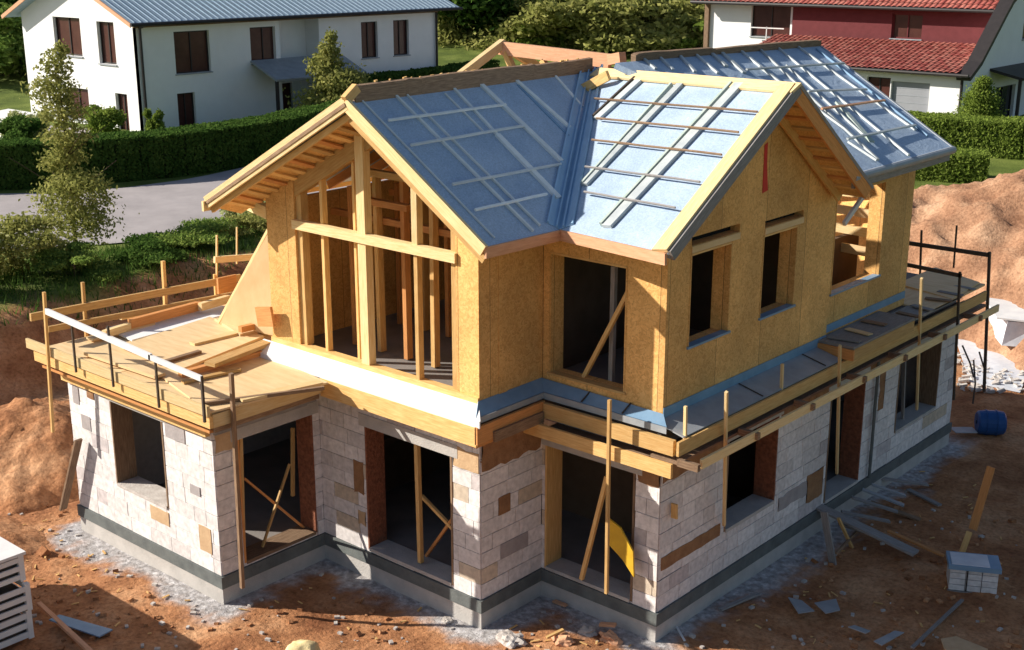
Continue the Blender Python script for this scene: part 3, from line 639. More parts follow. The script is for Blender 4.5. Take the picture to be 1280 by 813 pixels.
zbeam('plank',(262,456),(335,428),3.02,.22,.06,'pine','warped pale plank on top of the rust-brown plank','plank',G)
zbeam('plank',(200,455),(250,440),2.93,.09,.06,'old_wood','dark brown offcut plank beside the warped pale plank','plank',G)
zbeam('plank',(300,412),(342,402),3.03,.10,.10,'pine_orange','orange plank end touching the OSB corner of the upper wall','plank',G)
zbeam('plank',(255,505),(405,485),2.90,.06,.05,'old_wood','thin dark plank along the terrace edge above the wing opening','plank',G)
zbeam('plank',(110,440),(200,470),2.90,.2,.05,'plywood','pale board lying just behind the front rail of the terrace','plank',G)
zbeam('plank',(150,398),(268,372),2.90,.12,.05,'pine_pale','pale plank lying along the far edge of the terrace behind the deep orange plank','plank',G)
zbeam('plank',(112,424),(190,404),2.90,.20,.04,'plywood','wide pale board at the far left corner of the terrace','plank',G)
zbeam('plank',(240,430),(330,408),2.93,.16,.04,'pine_pale','pale plank lying across the large plywood sheet','plank',G)
zbeam('plank',(228,478),(300,462),2.90,.10,.04,'pine','yellow plank lying right behind the right end of the white top rail','plank',G)
zbeam('plank',(300,500),(400,478),2.90,.18,.04,'pine_pale','broad pale plank along the edge above the wing opening','plank',G)
zbeam('plank',(318,388),(342,372),3.1,.14,.05,'salmon_wood','reddish plank end leaning at the foot of the upper wall','plank',G)
# leaning panel and offcuts by the left wall
lp = B().slab([at(272,404,'z',2.93),at(337,288,'x',-4.72),(-4.68,.45,2.95),], .05, V((-1,-.4,.3)).normalized())
tag(obj('osb_panel', lp, 'plywood'), 'tall triangular OSB panel leaning against the left upper wall', 'panel')
a_,b_ = at(276,402,'z',2.95), at(338,287,'x',-4.80)
tag(bevel(obj('leaning_plank', B().beam(a_,b_,.12,.05,(-1,0,0)), 'pine_pale')), 'slim pale plank along the sloping edge of the leaning panel', 'plank')
tag(bevel(obj('wood_offcut', B().beam(at(322,396,'y',-.15),at(341,396,'y',-.15),.05,.32), 'pine_orange')), 'orange board offcut standing against the OSB corner', 'offcut', 'orange offcuts on the terrace')
tag(bevel(obj('wood_offcut', B().beam(at(272,358,'x',-7.5),at(295,353,'x',-7.5),.05,.30), 'pine_orange')), 'orange square offcut standing behind the left terrace rail', 'offcut', 'orange offcuts on the terrace')
tag(bevel(obj('wood_beam', B().beam(at(150,0,'x',-8) if 0 else (-5.35,.3,5.17),(-4.6,.1,5.15),.12,.2), 'pine_pale')), 'short pale beam end jutting out under the left eave', 'beam')
# ---- guard rails
def rail_thing(name, label, rails, posts, loc):
    t = thing(name, loc, label, 'guard rail', 'guard rails round the first floor edge')
    for a, c, w, h, m in rails: bevel(obj('rail', B().beam(a, c, w, h), m, t), .005)
    for a, c, w, m in posts: bevel(obj('post', B().beam(a, c, w, w, (0,1,0)), m, t), .003)
    return t
py_ = -2.5
rail_thing('guard_rail','timber guard rail with a white top board along the front edge of the wing terrace',
  [((-7.15,py_,3.62),(-4.2,py_,3.46),.04,.10,'white_board'),((-4.25,py_,3.455),(-2.98,py_,3.40),.04,.08,'white_board')],
  [((-7.1,py_,3.93),(-7.3,py_,1.5),.045,'pine'),((-6.35,py_,3.55),(-6.36,py_,2.75),.03,'steel_dark'),((-5.3,py_,3.72),(-5.3,py_,2.75),.03,'steel_dark'),((-4.1,py_,3.46),(-4.1,py_,2.7),.03,'steel_dark'),((-2.98,py_,3.44),(-2.98,py_,2.75),.035,'steel_dark')], (-5,py_,2.7))
rail_thing('guard_rail','long sunlit pine guard rail with three posts on the left edge of the terrace',
  [(at(38,397,'x',-7.9),at(300,347,'x',-7.9),.05,.13,'pine'),(at(60,412,'x',-7.9),at(315,362,'x',-7.9)+V((0,0,-.03)),.05,.10,'pine')],
  [((-7.95,-1.33,3.72),(-7.95,-1.36,2.6),.05,'pine'),((-7.95,.28,3.80),(-7.95,.25,2.6),.06,'pine'),((-7.95,1.36,3.35),(-7.95,1.36,2.6),.04,'pine')], (-7.9,.3,2.7))
c0 = at(268,325,'x',-7.9); c1 = at(322,321,'x',-7.9)
rail_thing('guard_rail','short rounded guard rail with two thin posts behind the leaning panel',
  [(c0, c1, .06,.12,'pine_pale')], [(at(271,294,'x',-7.95),at(271,350,'x',-7.95),.03,'pine_pale'),(at(296,284,'x',-7.95),at(296,330,'x',-7.95),.025,'pine_pale')], c0)
tag(bevel(obj('corner_post', B().beam(at(289,467,'x',-2.88),at(303,735,'x',-3.05) ,.055,.055,(0,1,0)),'old_wood')),'tall brown post running from the ground to above the wing terrace corner','post')
XR = 2.93
pr_ = [(at(857,508,'x',2.60),at(857,508,'x',2.60)*1+V((0,.02,-.55)),'short pale stake nearest the front right corner of the floor edge'),
       (at(908,490,'x',XR),at(905,657,'x',2.24),'long pale pole standing beside the first window of the right wall'),
       (at(978,455,'x',2.60),at(978,455,'x',2.60)*1+V((0,.02,-.50)),'tiny pale stake between the two long poles of the right wall'),
       (at(1050,432,'x',XR),at(1046,592,'x',2.28),'long pale pole in front of the doorway of the right wall'),
       (at(1152,348,'x',XR),at(1146,512,'x',2.25),'thin pale pole in front of the last window of the right wall')]
for a, c, lb in pr_: tag(bevel(obj('pole', B().beam(a,c,.04,.04,(0,1,0)),'pine_pale'),.003), lb, 'pole', 'thin poles along the right edge')
a, c = at(762,500,'y',.85), at(758,742,'y',.85)
tag(bevel(obj('pole', B().beam(a,c,.045,.045,(0,1,0)),'pine'),.003), 'thin upright pole in front of the recessed ground floor doorway','pole','thin poles along the right edge')
def rr(p,z): return at(*p,'z',z)
rail_thing('guard_rail','dark steel guard rail with two tall legs at the rear right corner of the deck',
  [(at(1128,330,'y',10),at(1202,345,'y',10)*1.0,.04,.07,'steel_dark')],
  [(at(1200,340,'y',10),at(1192,500,'y',10),.04,'steel_dark')], at(1192,500,'y',10))
rail_thing('guard_rail','farthest dark guard rail with thin uprights seen against the sunlit soil heap',
  [(at(1128,303,'y',12),at(1236,319,'y',12),.05,.08,'steel_dark')],
  [(at(1237,315,'y',12),at(1230,490,'y',12),.05,'steel_dark'),(at(1152,288,'y',12),at(1150,345,'y',12),.035,'steel_dark'),(at(1196,282,'y',12),at(1192,335,'y',12),.03,'steel_dark')], at(1230,490,'y',12))
for (p0,p1,lb,m,w) in [((1122,462),(1118,560),'drainpipe-like green post between the doorway and the last window','flash_blue',.05),]:
    pass
tag(obj('downpipe', B().tube((2.22,7.95,.0),(2.22,7.95,2.45),.03),'dark_band',smooth=True),'dark green pipe fixed upright between doorway and last window of the right wall','pipe')
# ---- props and braces in the openings
GP = 'timber props in the openings'
def prop(ax, v, pts, w, m, label, cat='timber prop', name='timber_prop'):
    a = at(*pts[0],ax,v); c = at(*pts[1],ax,v); return tag(bevel(obj(name, B().beam(a,c,w,w,(0,1,0) if ax=='y' else (1,0,0)), m),.003), label, cat, GP)
prop('y',.12,((521,545),(526,703)),.07,'pine','upright prop in the main ground floor opening below the gable')
prop('y',.3,((527,620),(570,665)),.05,'pine','short brace slanting down right inside the main ground floor opening')
prop('y',.3,((533,695),(572,640)),.045,'pine_orange','short brace slanting up right inside the main ground floor opening')
prop('y',1.3,((759,596),(727,724)),.06,'pine','slanting prop beside the pole of the recessed ground floor doorway')
prop('y',1.55,((786,364),(727,477)),.06,'pine','diagonal brace across the upper doorway')
prop('y',1.70,((768,333),(764,488)),.07,'grey_wood','upright post behind the diagonal brace of the upper doorway')
prop('x',-3.62,((362,580),(328,684)),.035,'pine','slanting brace inside the wing opening')
prop('x',-3.7,((305,598),(385,664)),.035,'pine_orange','low brace sloping down right inside the wing opening')
prop('x',-3.5,((300,548),(304,690)),.06,'pine','upright prop along the left jamb of the wing opening')
prop('x',-3.9,((366,535),(366,620)),.05,'pine','upright stud deep inside the wing opening')
prop('x',2.0,((1131,445),(1128,530)),.05,'grey_wood','upright stud inside the last window of the right wall')
ys = B(); ysp=[at(760,648,'y',1.2),at(775,660,'y',1.2),at(791,690,'y',1.2),at(792,722,'y',1.2),at(778,700,'y',1.2),at(760,680,'y',1.2)]; ys.slab(ysp,.03,NY)
tag(obj('yellow_sheet', ys, 'yellow_sheet'), 'folded yellow sheet leaning in the recessed ground floor doorway', 'sheet')
tag(bevel(obj('wood_offcut', B().beam(at(843,630,'x',2.24),at(843,648,'x',2.24),.1,.03,(0,1,0)),'pine')),'small yellow wood piece stuck on the front right corner column','offcut')
tag(bevel(obj('leaning_plank', B().beam(at(98,550,'y',-2.2),at(78,630,'y',-2.25)+V((0,0,-.1)),.14,.04),'old_wood')),'dark plank leaning on the left end of the block wing','plank')

# ================================================================== GROUND
def sm(a,b,x): t=max(0,min(1,(x-a)/(b-a))); return t*t*(3-2*t)
def sdist(x,y):
    # distance outside the house footprint (union of boxes)
    d=1e9
    for (x0,x1,y0,y1) in ((-7.46,-3.47,-2.05,11.62),(-3.5,0,0,11.62),(-.1,2.15,1.38,11.62)):
        dx=max(x0-x,0,x-x1); dy=max(y0-y,0,y-y1); d=min(d,math.hypot(dx,dy))
    return d
def hgt(x,y):
    n = noise.noise(V((x*.35,y*.35,0)))*.12 + noise.noise(V((x*1.4,y*1.4,3)))*.05 
    near = sdist(x,y)
    if near < 14: n += noise.noise(V((x*5,y*5,7)))*.022 + noise.noise(V((x*13,y*13,9)))*.010
    n *= sm(0,1.0,near)*.8+.2
    z = -.47
    # bank on the left
    edge = -14.6 - .12*(y-2) + noise.noise(V((x*.2,y*.4,5)))*.7 + (0 if y < 3 else -.0)
    bk = sm(0,1.9,edge-x); z += bk*1.5
    z -= sm(4,9,edge-x)*.95
    # rear edge
    bk2 = sm(24,30,y); z = z+(0.0-z)*bk2 if x > edge else z
    far = sm(20,30,math.hypot(x,y-3))
    if far > 0 : z = z*(1-far)+0.0*far; n *= (1-.8*far)
    r = math.hypot(x,y)
    z += sm(60,140,r)*5 + sm(140,420,r)*22
    return z+n*(1-sm(30,60,r)*.6)
def axis(lo, hi, a, b, st):
    v=[]; x=a
    while x<=b: v.append(x); x+=st
    s=st; x=b
    while x<hi: s=min(s*1.13,12); x+=s; v.append(x)
    s=st; x=a; w=[]
    while x>lo: s=min(s*1.13,12); x-=s; w.append(x)
    return w[::-1]+v
gx = axis(-420,160,-14,7.5,.075); gy = axis(-60,520,-5.5,9,.075)
nx, ny = len(gx), len(gy)
vs = []; gm = []; gv = []
def road_d(x,y):
    # signed "inside the road" measure
    cx = -29.2 - .004*(y-16)**2 + (0 if y>14 else (14-y)*-.55)
    return abs(x-cx)-.6
for y in gy:
    for x in gx:
        vs.append((x,y,hgt(x,y)))
        g = sm(16.2,17.2,-x-.12*(y-2)+noise.noise(V((x*.7,y*.7,2)))*1.3) if x<0 else 0
        g = max(g, sm(26,31,y+noise.noise(V((x*.4,y*.4,2)))*2))
        g = max(g, sm(10,14,x), sm(8,12,-y-2))
        gm.append(g)
        d = sdist(x,y); nn = noise.noise(V((x*2.2,y*2.2,11)))*.35+noise.noise(V((x*7,y*7,4)))*.18
        gv.append(1-sm(.15,.6,d+nn+.35*noise.noise(V((x*.6,y*.6,21)))) if not (x<-7.3 and y>-1) else 1-sm(.1,.6,d+nn))
fs = [(j*nx+i, j*nx+i+1, (j+1)*nx+i+1, (j+1)*nx+i) for j in range(ny-1) for i in range(nx-1)]
me = bpy.data.meshes.new('ground'); me.from_pydata(vs, [], fs)
for nm, dat in (('grassm',gm),('gravel',gv)):
    a = me.attributes.new(nm,'FLOAT','POINT'); a.data.foreach_set('value', dat)
me.shade_smooth()
gr = bpy.data.objects.new('ground', me); C.objects.link(gr); struct(gr)
def soilmat(name, withattr=True, cs_=[(.3,(.25,.10,.045)),(.5,(.44,.205,.095)),(.7,(.62,.35,.19))]):
    m = bpy.data.materials.new(name); m.use_nodes=True; nt=m.node_tree; N=nt.nodes; L=nt.links; b=N['Principled BSDF']; b.inputs['Roughness'].default_value=.95; b.inputs['Specular IOR Level'].default_value=.15
    tc=N.new('ShaderNodeTexCoord')
    def nz(s,d=8,r=.6):
        n=N.new('ShaderNodeTexNoise'); n.inputs['Scale'].default_value=s; n.inputs['Detail'].default_value=d; n.inputs['Roughness'].default_value=r; L.new(tc.outputs['Object'],n.inputs['Vector']); return n.outputs[0]
    def ramp(f, cs):
        c=N.new('ShaderNodeValToRGB'); e=c.color_ramp.elements; e[0].position=cs[0][0]; e[0].color=(*cs[0][1],1); e[1].position=cs[-1][0]; e[1].color=(*cs[-1][1],1)
        for p,q in cs[1:-1]: k=e.new(p); k.color=(*q,1)
        L.new(f,c.inputs[0]); return c.outputs[0]
    def mix(f,a,c,t='MIX'):
        x=N.new('ShaderNodeMix'); x.data_type='RGBA'; x.blend_type=t
        if isinstance(f,float): x.inputs[0].default_value=f
        else: L.new(f,x.inputs[0])
        L.new(a,x.inputs[6]); L.new(c,x.inputs[7]); return x.outputs[2]
    soil = ramp(nz(.9), cs_)
    fine = ramp(nz(14), [(.3,(.62,.58,.55)),(.5,(.95,.95,.95)),(.72,(1.2,1.2,1.2))])
    col = mix(1.0, soil, fine, 'MULTIPLY')
    if withattr:
        ga=N.new('ShaderNodeAttribute'); ga.attribute_name='gravel'; grav = ramp(nz(9), [(.3,(.24,.22,.21)),(.5,(.42,.40,.40)),(.7,(.72,.70,.71))])
        col = mix(ga.outputs['Fac'], col, grav)
        gs=N.new('ShaderNodeAttribute'); gs.attribute_name='grassm'; grass = ramp(nz(.5), [(.3,(.07,.10,.02)),(.5,(.12,.16,.03)),(.7,(.20,.24,.055))])
        gf = mix(1.0, grass, fine, 'MULTIPLY')
        col = mix(gs.outputs['Fac'], col, gf)
    L.new(col,b.inputs['Base Color'])
    bp=N.new('ShaderNodeBump'); bp.inputs['Strength'].default_value=.9; bp.inputs['Distance'].default_value=.05; L.new(nz(11,10,.65),bp.inputs['Height']); L.new(bp.outputs[0],b.inputs['Normal'])
    M[name]=m
soilmat('soil_ground'); soilmat('soil', False); soilmat('heap_soil', False, [(.3,(.26,.13,.075)),(.5,(.40,.22,.13)),(.7,(.54,.34,.215))])
me.materials.append(M['soil_ground'])
def ground_z(x,y): return hgt(x,y)

# soil heaps: dome sheets with rough skirts
def heap(name, cx, cy, rx, ry, h, rot, seed, label, power=1.3, n=110, crag=.12):
    t = rot; ca, sa = math.cos(t), math.sin(t); vs=[]; fs=[]
    for j in range(n+1):
        for i in range(n+1):
            u=(i/n*2-1)*1.15; v=(j/n*2-1)*1.15
            r=math.hypot(u,v); x=cx+ca*u*rx-sa*v*ry; y=cy+sa*u*rx+ca*v*ry
            q=V((x,y,seed*3.3)); r2=r*(1+.22*noise.noise(q*.35+V((0,0,5)))+.1*noise.noise(q*1.1))
            r2+=.05*abs(noise.noise(V((math.atan2(v,u)*5,r*1.2,seed))))*min(1,r*3); e=max(0,1-r2)**(1/power) if r2<1 else 0
            z=h*e*(1+.12*noise.noise(q*.6)) + (crag*noise.noise(q*1.3)+crag*.6*noise.noise(q*3.1)+crag*.4*noise.noise(q*7)+crag*.25*noise.noise(q*14))*min(1,e*5)
            z0=ground_z(x,y); vs.append((x,y,z0+z-(.15 if r2>=1 else .03)))
    for j in range(n):
        for i in range(n): a=j*(n+1)+i; fs.append((a,a+1,a+n+2,a+n+1))
    me=bpy.data.meshes.new(name); org=V((cx,cy,ground_z(cx,cy))); me.from_pydata([tuple(V(p)-org) for p in vs],[],fs); me.shade_smooth(); me.materials.append(M['heap_soil' if seed in (1,6) else 'soil'])
    o=bpy.data.objects.new(name,me); C.objects.link(o); o.location=org; return tag(o,label,'soil heap')
heap('soil_heap', 1.6,24.5,11.0,7.0,4.75,.12,1,'huge sunlit reddish soil heap behind the right end of the house',1.15,150,.22)
heap('soil_heap', 5.5,19.5,3.6,4.5,2.4,.5,6,'lower crumbly soil slope in front of the huge heap at the right edge',1.2,110,.2)
heap('soil_heap', -11.2,-.9,2.9,2.6,1.15,.3,2,'low orange soil heap to the left of the block wing',1.3,90,.12)
heap('soil_heap', -8.6,-6.0+2.2,1.9,1.2,.35,.2,3,'flat lump of soil beside the white crate stack',1.2,60,.06)

# roads
def ribbon(name, pts, w, m, dz=.03):
    b=B(); k=len(pts)
    L_=[];R_=[]
    for i,p in enumerate(pts):
        a=V(pts[max(i-1,0)]); c=V(pts[min(i+1,k-1)]); d=(c-a).normalized(); n=V((-d.y,d.x))
        L_.append(V(p)+n*w[i]/2 if isinstance(w,list) else V(p)+n*w/2); R_.append(V(p)-n*w[i]/2 if isinstance(w,list) else V(p)-n*w/2)
    S_=8
    for i in range(k-1):
        for s in range(S_):
            q=[L_[i].lerp(R_[i],s/S_),L_[i].lerp(R_[i],(s+1)/S_),L_[i+1].lerp(R_[i+1],(s+1)/S_),L_[i+1].lerp(R_[i+1],s/S_)]
            b.face([(p.x,p.y,hgt(p.x,p.y)+dz) for p in q][::-1])
    o=weld(obj(name,b,m)); return struct(o)
def smoothline(ctrl, n=60):
    out=[]; k=len(ctrl)
    for i in range(k-1):
        p0=V(ctrl[max(i-1,0)]);p1=V(ctrl[i]);p2=V(ctrl[i+1]);p3=V(ctrl[min(i+2,k-1)])
        for j in range(n//(k-1)):
            t=j/(n//(k-1)); out.append(tuple(.5*((2*p1)+(-p0+p2)*t+(2*p0-5*p1+4*p2-p3)*t*t+(-p0+3*p1-3*p2+p3)*t**3)))
    out.append(ctrl[-1]); return out
ribbon('road', smoothline([(-44,-8),(-36,3),(-29.6,11),(-27.9,17),(-29.3,25),(-34,38),(-42,60)],80), 10.2, 'asphalt_pale', .05)
ribbon('yard_paving', smoothline([(-75,17),(-60,19),(-48,21.4)],20), 5, 'asphalt_pale', .06)

# ================================================================== VEGETATION
def leaves(bl, n, size, asp=.5):
    """bl: list of (center, radii, weight): returns verts/faces of leaf quads on and in the lobes"""
    vs=[]; fs=[]; tot=sum(b[2] for b in bl)
    for c,r,w in bl:
        for _ in range(int(n*w/tot)):
            d=V((random.gauss(0,1),random.gauss(0,1),random.gauss(0,1))).normalized(); rr_=random.random()**.4*(1+max(0,random.gauss(0,.2)))
            q=V(c)+V((d.x*r[0],d.y*r[1],d.z*r[2]))*rr_*(1+.25*random.random()*noise.noise(d*2+V(c)))
            a=(d*.6+V((random.gauss(0,1),random.gauss(0,1),random.gauss(0,1)))).normalized(); u=a.orthogonal().normalized(); u=(Matrix.Rotation(random.random()*6.28,3,a)@u); v=a.cross(u)
            s=size*random.uniform(.6,1.4); i=len(vs)
            vs+= [q-u*s, q+v*s*asp, q+u*s, q-v*s*asp]; fs.append((i,i+1,i+2,i+3))
    return vs,fs
def leafobj(name, vs, fs, m, parent=None, loc=(0,0,0)):
    me=bpy.data.meshes.new(name); me.from_pydata([tuple(v) for v in vs],[],fs); me.materials.append(M[m])
    o=bpy.data.objects.new(name,me); C.objects.link(o)
    if parent: o.parent=parent
    else: o.location=loc
    return o
def lobes(rx,ry,h,k,seed,base=0,cone=0):
    rnd=random.Random(seed); out=[]
    for i in range(k):
        z=base+h*(rnd.random()**.8)*.85; f=1-cone*(z-base)/h
        a=rnd.random()*6.28; r=rnd.random()**.6*.75*f
        s=rnd.uniform(.22,.42)*max(.35,f)
        out.append(((math.cos(a)*r*rx,math.sin(a)*r*ry,z+.1*h),(rx*s,ry*s,h*s*.55),s*s))
    return out
def branchy(h, r, n, seed, lean=0):
    rnd=random.Random(seed); b=B(); p=V((0,0,-.2)); top=V((lean,0,h)); k=5
    for i in range(k):
        q=V((0,0,-.2)).lerp(top,(i+1)/k)+V((rnd.uniform(-.05,.05)*h*.2,rnd.uniform(-.05,.05)*h*.2,0)); b.tube(p,q,r*(1-i/k*.8),r*(1-(i+1)/k*.8)); 
        if i>0:
            for _ in range(n):
                a=rnd.random()*6.28; l=h*rnd.uniform(.15,.35)*(1.2-i/k); b.tube(q,q+V((math.cos(a)*l,math.sin(a)*l,l*.7)),r*.35*(1-i/k*.6),r*.1,5)
        p=q
    return b
def tree(name, loc, rx, ry, h, k, n, size, m, seed, label, cat, base=0, cone=0, group=None, trunk=.08, lobes_=None):
    loc=V((loc[0],loc[1],ground_z(loc[0],loc[1]) if len(loc)<3 else loc[2])); t=thing(name,loc,label,cat,group)
    random.seed(seed); vs,fs=leaves(lobes_ or lobes(rx,ry,h,k,seed,base,cone),n,size); leafobj('crown',vs,fs,m,t)
    b=branchy(h*.85,trunk,3,seed); o=obj('trunk',b,'bark',t,origin=(0,0,0)); o.location=(0,0,0)
    return t
def cptree(src, loc, sc, rz, label, cat, group=None):
    r=src.copy(); C.objects.link(r); r.location=(loc[0],loc[1],ground_z(*loc[:2]) if len(loc)<3 else loc[2]); r.scale=sc if isinstance(sc,tuple) else (sc,sc,sc); r.rotation_euler=(0,0,rz); tag(r,label,cat,group)
    for ch in src.children: c=ch.copy(); C.objects.link(c); c.parent=r
    return r
# slim tree on the bank, left
tl=[((.1,0,1.2),(1.25,1.25,.75),1.6),((0,0,3.0),(.3,.3,1.2),.4),((0,0,5),(.35,.35,1.0),.35),((-.2,.2,1.9),(1.15,1.1,.6),2),((.35,0,2.4),(.9,.9,.4),1),((-.1,0,3.1),(.6,.6,.3),.6),((.1,0,3.7),(.75,.7,.3),.9),((-.5,-.2,2.9),(.4,.4,.25),.3),((.0,0,4.4),(.7,.7,.45),.9),((-.25,-.1,5.0),(.75,.7,.4),1),((-.1,0,5.7),(.45,.45,.4),.5),((.1,.1,6.1),(.2,.2,.25),.15),((.55,0,1.4),(.8,.8,.4),.7)]
tree('slim_tree',(-22,6.6),1,1,6.2,0,9500,.062,'leaf_olive',11,'slim young tree with thin upper crown standing on the bank left of the road','tree',lobes_=tl,trunk=.07)
Gb='bushes along the bank between pit and road'
def bush(name,loc,rx,ry,h,n,size,m,seed,label,group=Gb,k=14): return tree(name,loc,rx,ry,h,k,n,size,m,seed,label,'bush',0,.2,group,.04)
bush('bush',(-19.4,1.2),1.9,1.7,1.7,8000,.06,'leaf_pale',21,'yellow-green bush at the left edge of the photo on top of the bank')
bush('bush',(-19.9,3.6),1.7,1.6,1.4,7000,.06,'leaf_olive',22,'rounded bush at the foot of the slim tree')
bush('bush',(-18.3,4.4),1.5,1.3,.7,7000,.05,'leaf_mid',23,'dark low bush on the lip of the bank below the slim tree')
bush('bush',(-19.0,8.6),1.8,1.6,.55,7000,.05,'leaf_mid',24,'wide green bush on the bank just right of the slim tree')
bush('bush',(-18.4,10.8),1.8,1.6,.55,7000,.05,'leaf_olive',25,'dark wide bush on the bank near the leaning panel')
bush('bush',(-19.8,11.9),.9,.9,1.3,3500,.05,'leaf_pale',26,'wispy pale bush by the road edge left of the gable eave')
bush('bush',(-18.6,13.8),2.2,2.0,.8,7000,.05,'leaf_dark',27,'bush partly hidden behind the left eave of the gable')
bush('bush',(-21.8,2.8),1.5,1.5,1.3,6000,.06,'leaf_olive',28,'bush beside the road behind the yellow-green one')
bush('bush',(-22.0,12.6),1.1,1.1,1.25,4000,.06,'leaf_pale',29,'feathery light bush at the road edge just left of the thin rail posts')
bush('bush',(-18.0,6.6),1.5,1.2,.5,6000,.05,'leaf_dark',30,'dark low bush between slim tree and thin rail posts on the bank lip')
# grass and low growth on the bank
random.seed(31); vs_=[];fs_=[]
for _ in range(15000):
    x=random.uniform(-27,-15.8); y=random.uniform(-2,17)
    if x > -15.9-.12*(y-2): continue
    if x < -22.6-.25*abs(y-15) + (1.0 if y>12 else 0): continue
    z=hgt(x,y); h=random.uniform(.08,.32); a=random.random()*6.28; w=.02; dx,dy=math.cos(a)*w,math.sin(a)*w; i=len(vs_); lx,ly=random.gauss(0,.08),random.gauss(0,.08)
    vs_+=[V((x-dx,y-dy,z-.02)),V((x+dx,y+dy,z-.02)),V((x+lx,y+ly,z+h))]; fs_.append((i,i+1,i+2))
o=leafobj('bank_grass',vs_,fs_,'leaf_dark'); tag(o,'tufts of grass growing over the top of the bank','grass',kind='stuff')

# hedges
def hedge(name, pts, w, h, n, size, m, label, seed):
    random.seed(seed); vs=[];fs=[]; b=B(); tot=sum(math.dist(pts[i],pts[i+1]) for i in range(len(pts)-1))
    for i in range(len(pts)-1):
        a=V(pts[i]); c=V(pts[i+1]); d=(c-a); L_=d.length; d.normalize(); nn=V((-d.y,d.x)); za=hgt(a.x,a.y); zc=hgt(c.x,c.y)
        b.hexa([(a.x-nn.x*w*.42,a.y-nn.y*w*.42,za-.2),(c.x-nn.x*w*.42,c.y-nn.y*w*.42,zc-.2),(c.x+nn.x*w*.42,c.y+nn.y*w*.42,zc-.2),(a.x+nn.x*w*.42,a.y+nn.y*w*.42,za-.2),
                (a.x-nn.x*w*.42,a.y-nn.y*w*.42,za+h*.92),(c.x-nn.x*w*.42,c.y-nn.y*w*.42,zc+h*.92),(c.x+nn.x*w*.42,c.y+nn.y*w*.42,zc+h*.92),(a.x+nn.x*w*.42,a.y+nn.y*w*.42,za+h*.92)])
        for _ in range(int(n*L_/tot)):
            t=random.random(); f=random.random(); base=a.lerp(c,t); z0=za+(zc-za)*t
            wob=.1*noise.noise(V((base.x*.7,base.y*.7,0)))+.05*noise.noise(V((base.x*2,base.y*2,5)))
            if f<.42: o_=random.uniform(-w/2,w/2); zz_=h+wob+random.gauss(0,.035); N_=V((0,0,1))
            else: sgn=1 if f<.71 else -1; o_=sgn*(w/2+wob*.6+random.gauss(0,.03)); zz_=random.uniform(-.05,h+wob); N_=V((nn.x*sgn,nn.y*sgn,0))
            q=V((base.x+nn.x*o_,base.y+nn.y*o_,z0+zz_)); aa=(N_*.8+V((random.gauss(0,1),random.gauss(0,1),random.gauss(0,1)))*.6).normalized(); u=aa.orthogonal().normalized(); u=Matrix.Rotation(random.random()*6.28,3,aa)@u; v=aa.cross(u); s=size*random.uniform(.6,1.4); k=len(vs)
            vs+=[q-u*s,q+v*s*.6,q+u*s,q-v*s*.6]; fs.append((k,k+1,k+2,k+3))
    org=V((pts[0][0],pts[0][1],hgt(*pts[0])))
    t=thing(name,org,label,'hedge')
    l=leafobj('foliage',[q-org for q in vs],fs,m,t); obj('inner_growth',b,'leafcore',t)
mat('leafcore',(.03,.055,.012),.95,(.02,.035,.008),6)
hedge('hedge',smoothline([(-41,6.5),(-37.2,12.5),(-34.9,18),(-34.9,23),(-36.4,28.5),(-39,36)],30),1.8,1.75,100000,.07,'leaf_dark','long clipped dark green hedge between road and white house',41)
hedge('hedge',[(-30,42.5),(-18,44.5),(-9.5,47),(-4,49)],2.2,1.6,65000,.075,'leaf_bright','clipped bright hedge in front of the red-roofed house',42)
hedge('hedge',[(-18,36.5),(-11.5,38.2),(-8.2,39.6)],1.8,1.1,30000,.065,'leaf_bright','lower bright hedge just above the soil heap',43)
# single trees near the houses
tl=[((0,0,1.2),(1.9,1.9,1.2),3),((.5,.3,2.4),(1.3,1.3,.8),2),((-.4,0,3.2),(.95,.95,.7),1),((-.1,0,4.0),(.6,.6,.6),.5),((.1,0,4.7),(.3,.3,.4),.15),((1.3,.8,2.0),(.8,.8,.6),.6)]
tree('garden_tree',(-40.5,32.6),1,1,4.6,0,9000,.11,'leaf_olive',51,'bushy tree rising behind the apex of the front gable','tree',lobes_=tl,trunk=.1)
tl=[((0,0,.9),(1.1,1.1,1.0),2),((0,0,1.9),(.8,.8,.8),1.4),((0,0,2.7),(.4,.4,.45),.5)]
tree('conical_shrub',(-12.9,50.2),1,1,2.6,0,16000,.065,'leaf_bright',52,'small clipped conical shrub beside the red-roofed house wall','shrub',lobes_=tl,trunk=.06)
g1='shrubs in the white house garden'
tree('shrub',(-42.3,20.3),1.3,1.2,1.9,12,6000,.08,'leaf_bright',53,'yellow-green garden shrub at the left corner of the white house','shrub',group=g1)
tree('shrub',(-46.5,18.0),1.6,1.4,1.3,12,6000,.09,'leaf_dark',54,'dark low shrub at the left photo edge behind the hedge','shrub',group=g1)
tree('shrub',(-48.3,19.5),1.8,1.2,1.5,12,6000,.08,'leaf_pale',55,'whitish flowering shrub behind the dark low shrub','shrub',group=g1)
tree('shrub',(-44.4,24.2),.6,.6,1.3,8,2500,.07,'leaf_bright',56,'small light green shrub at the corner downpipe of the white house','shrub',group=g1)

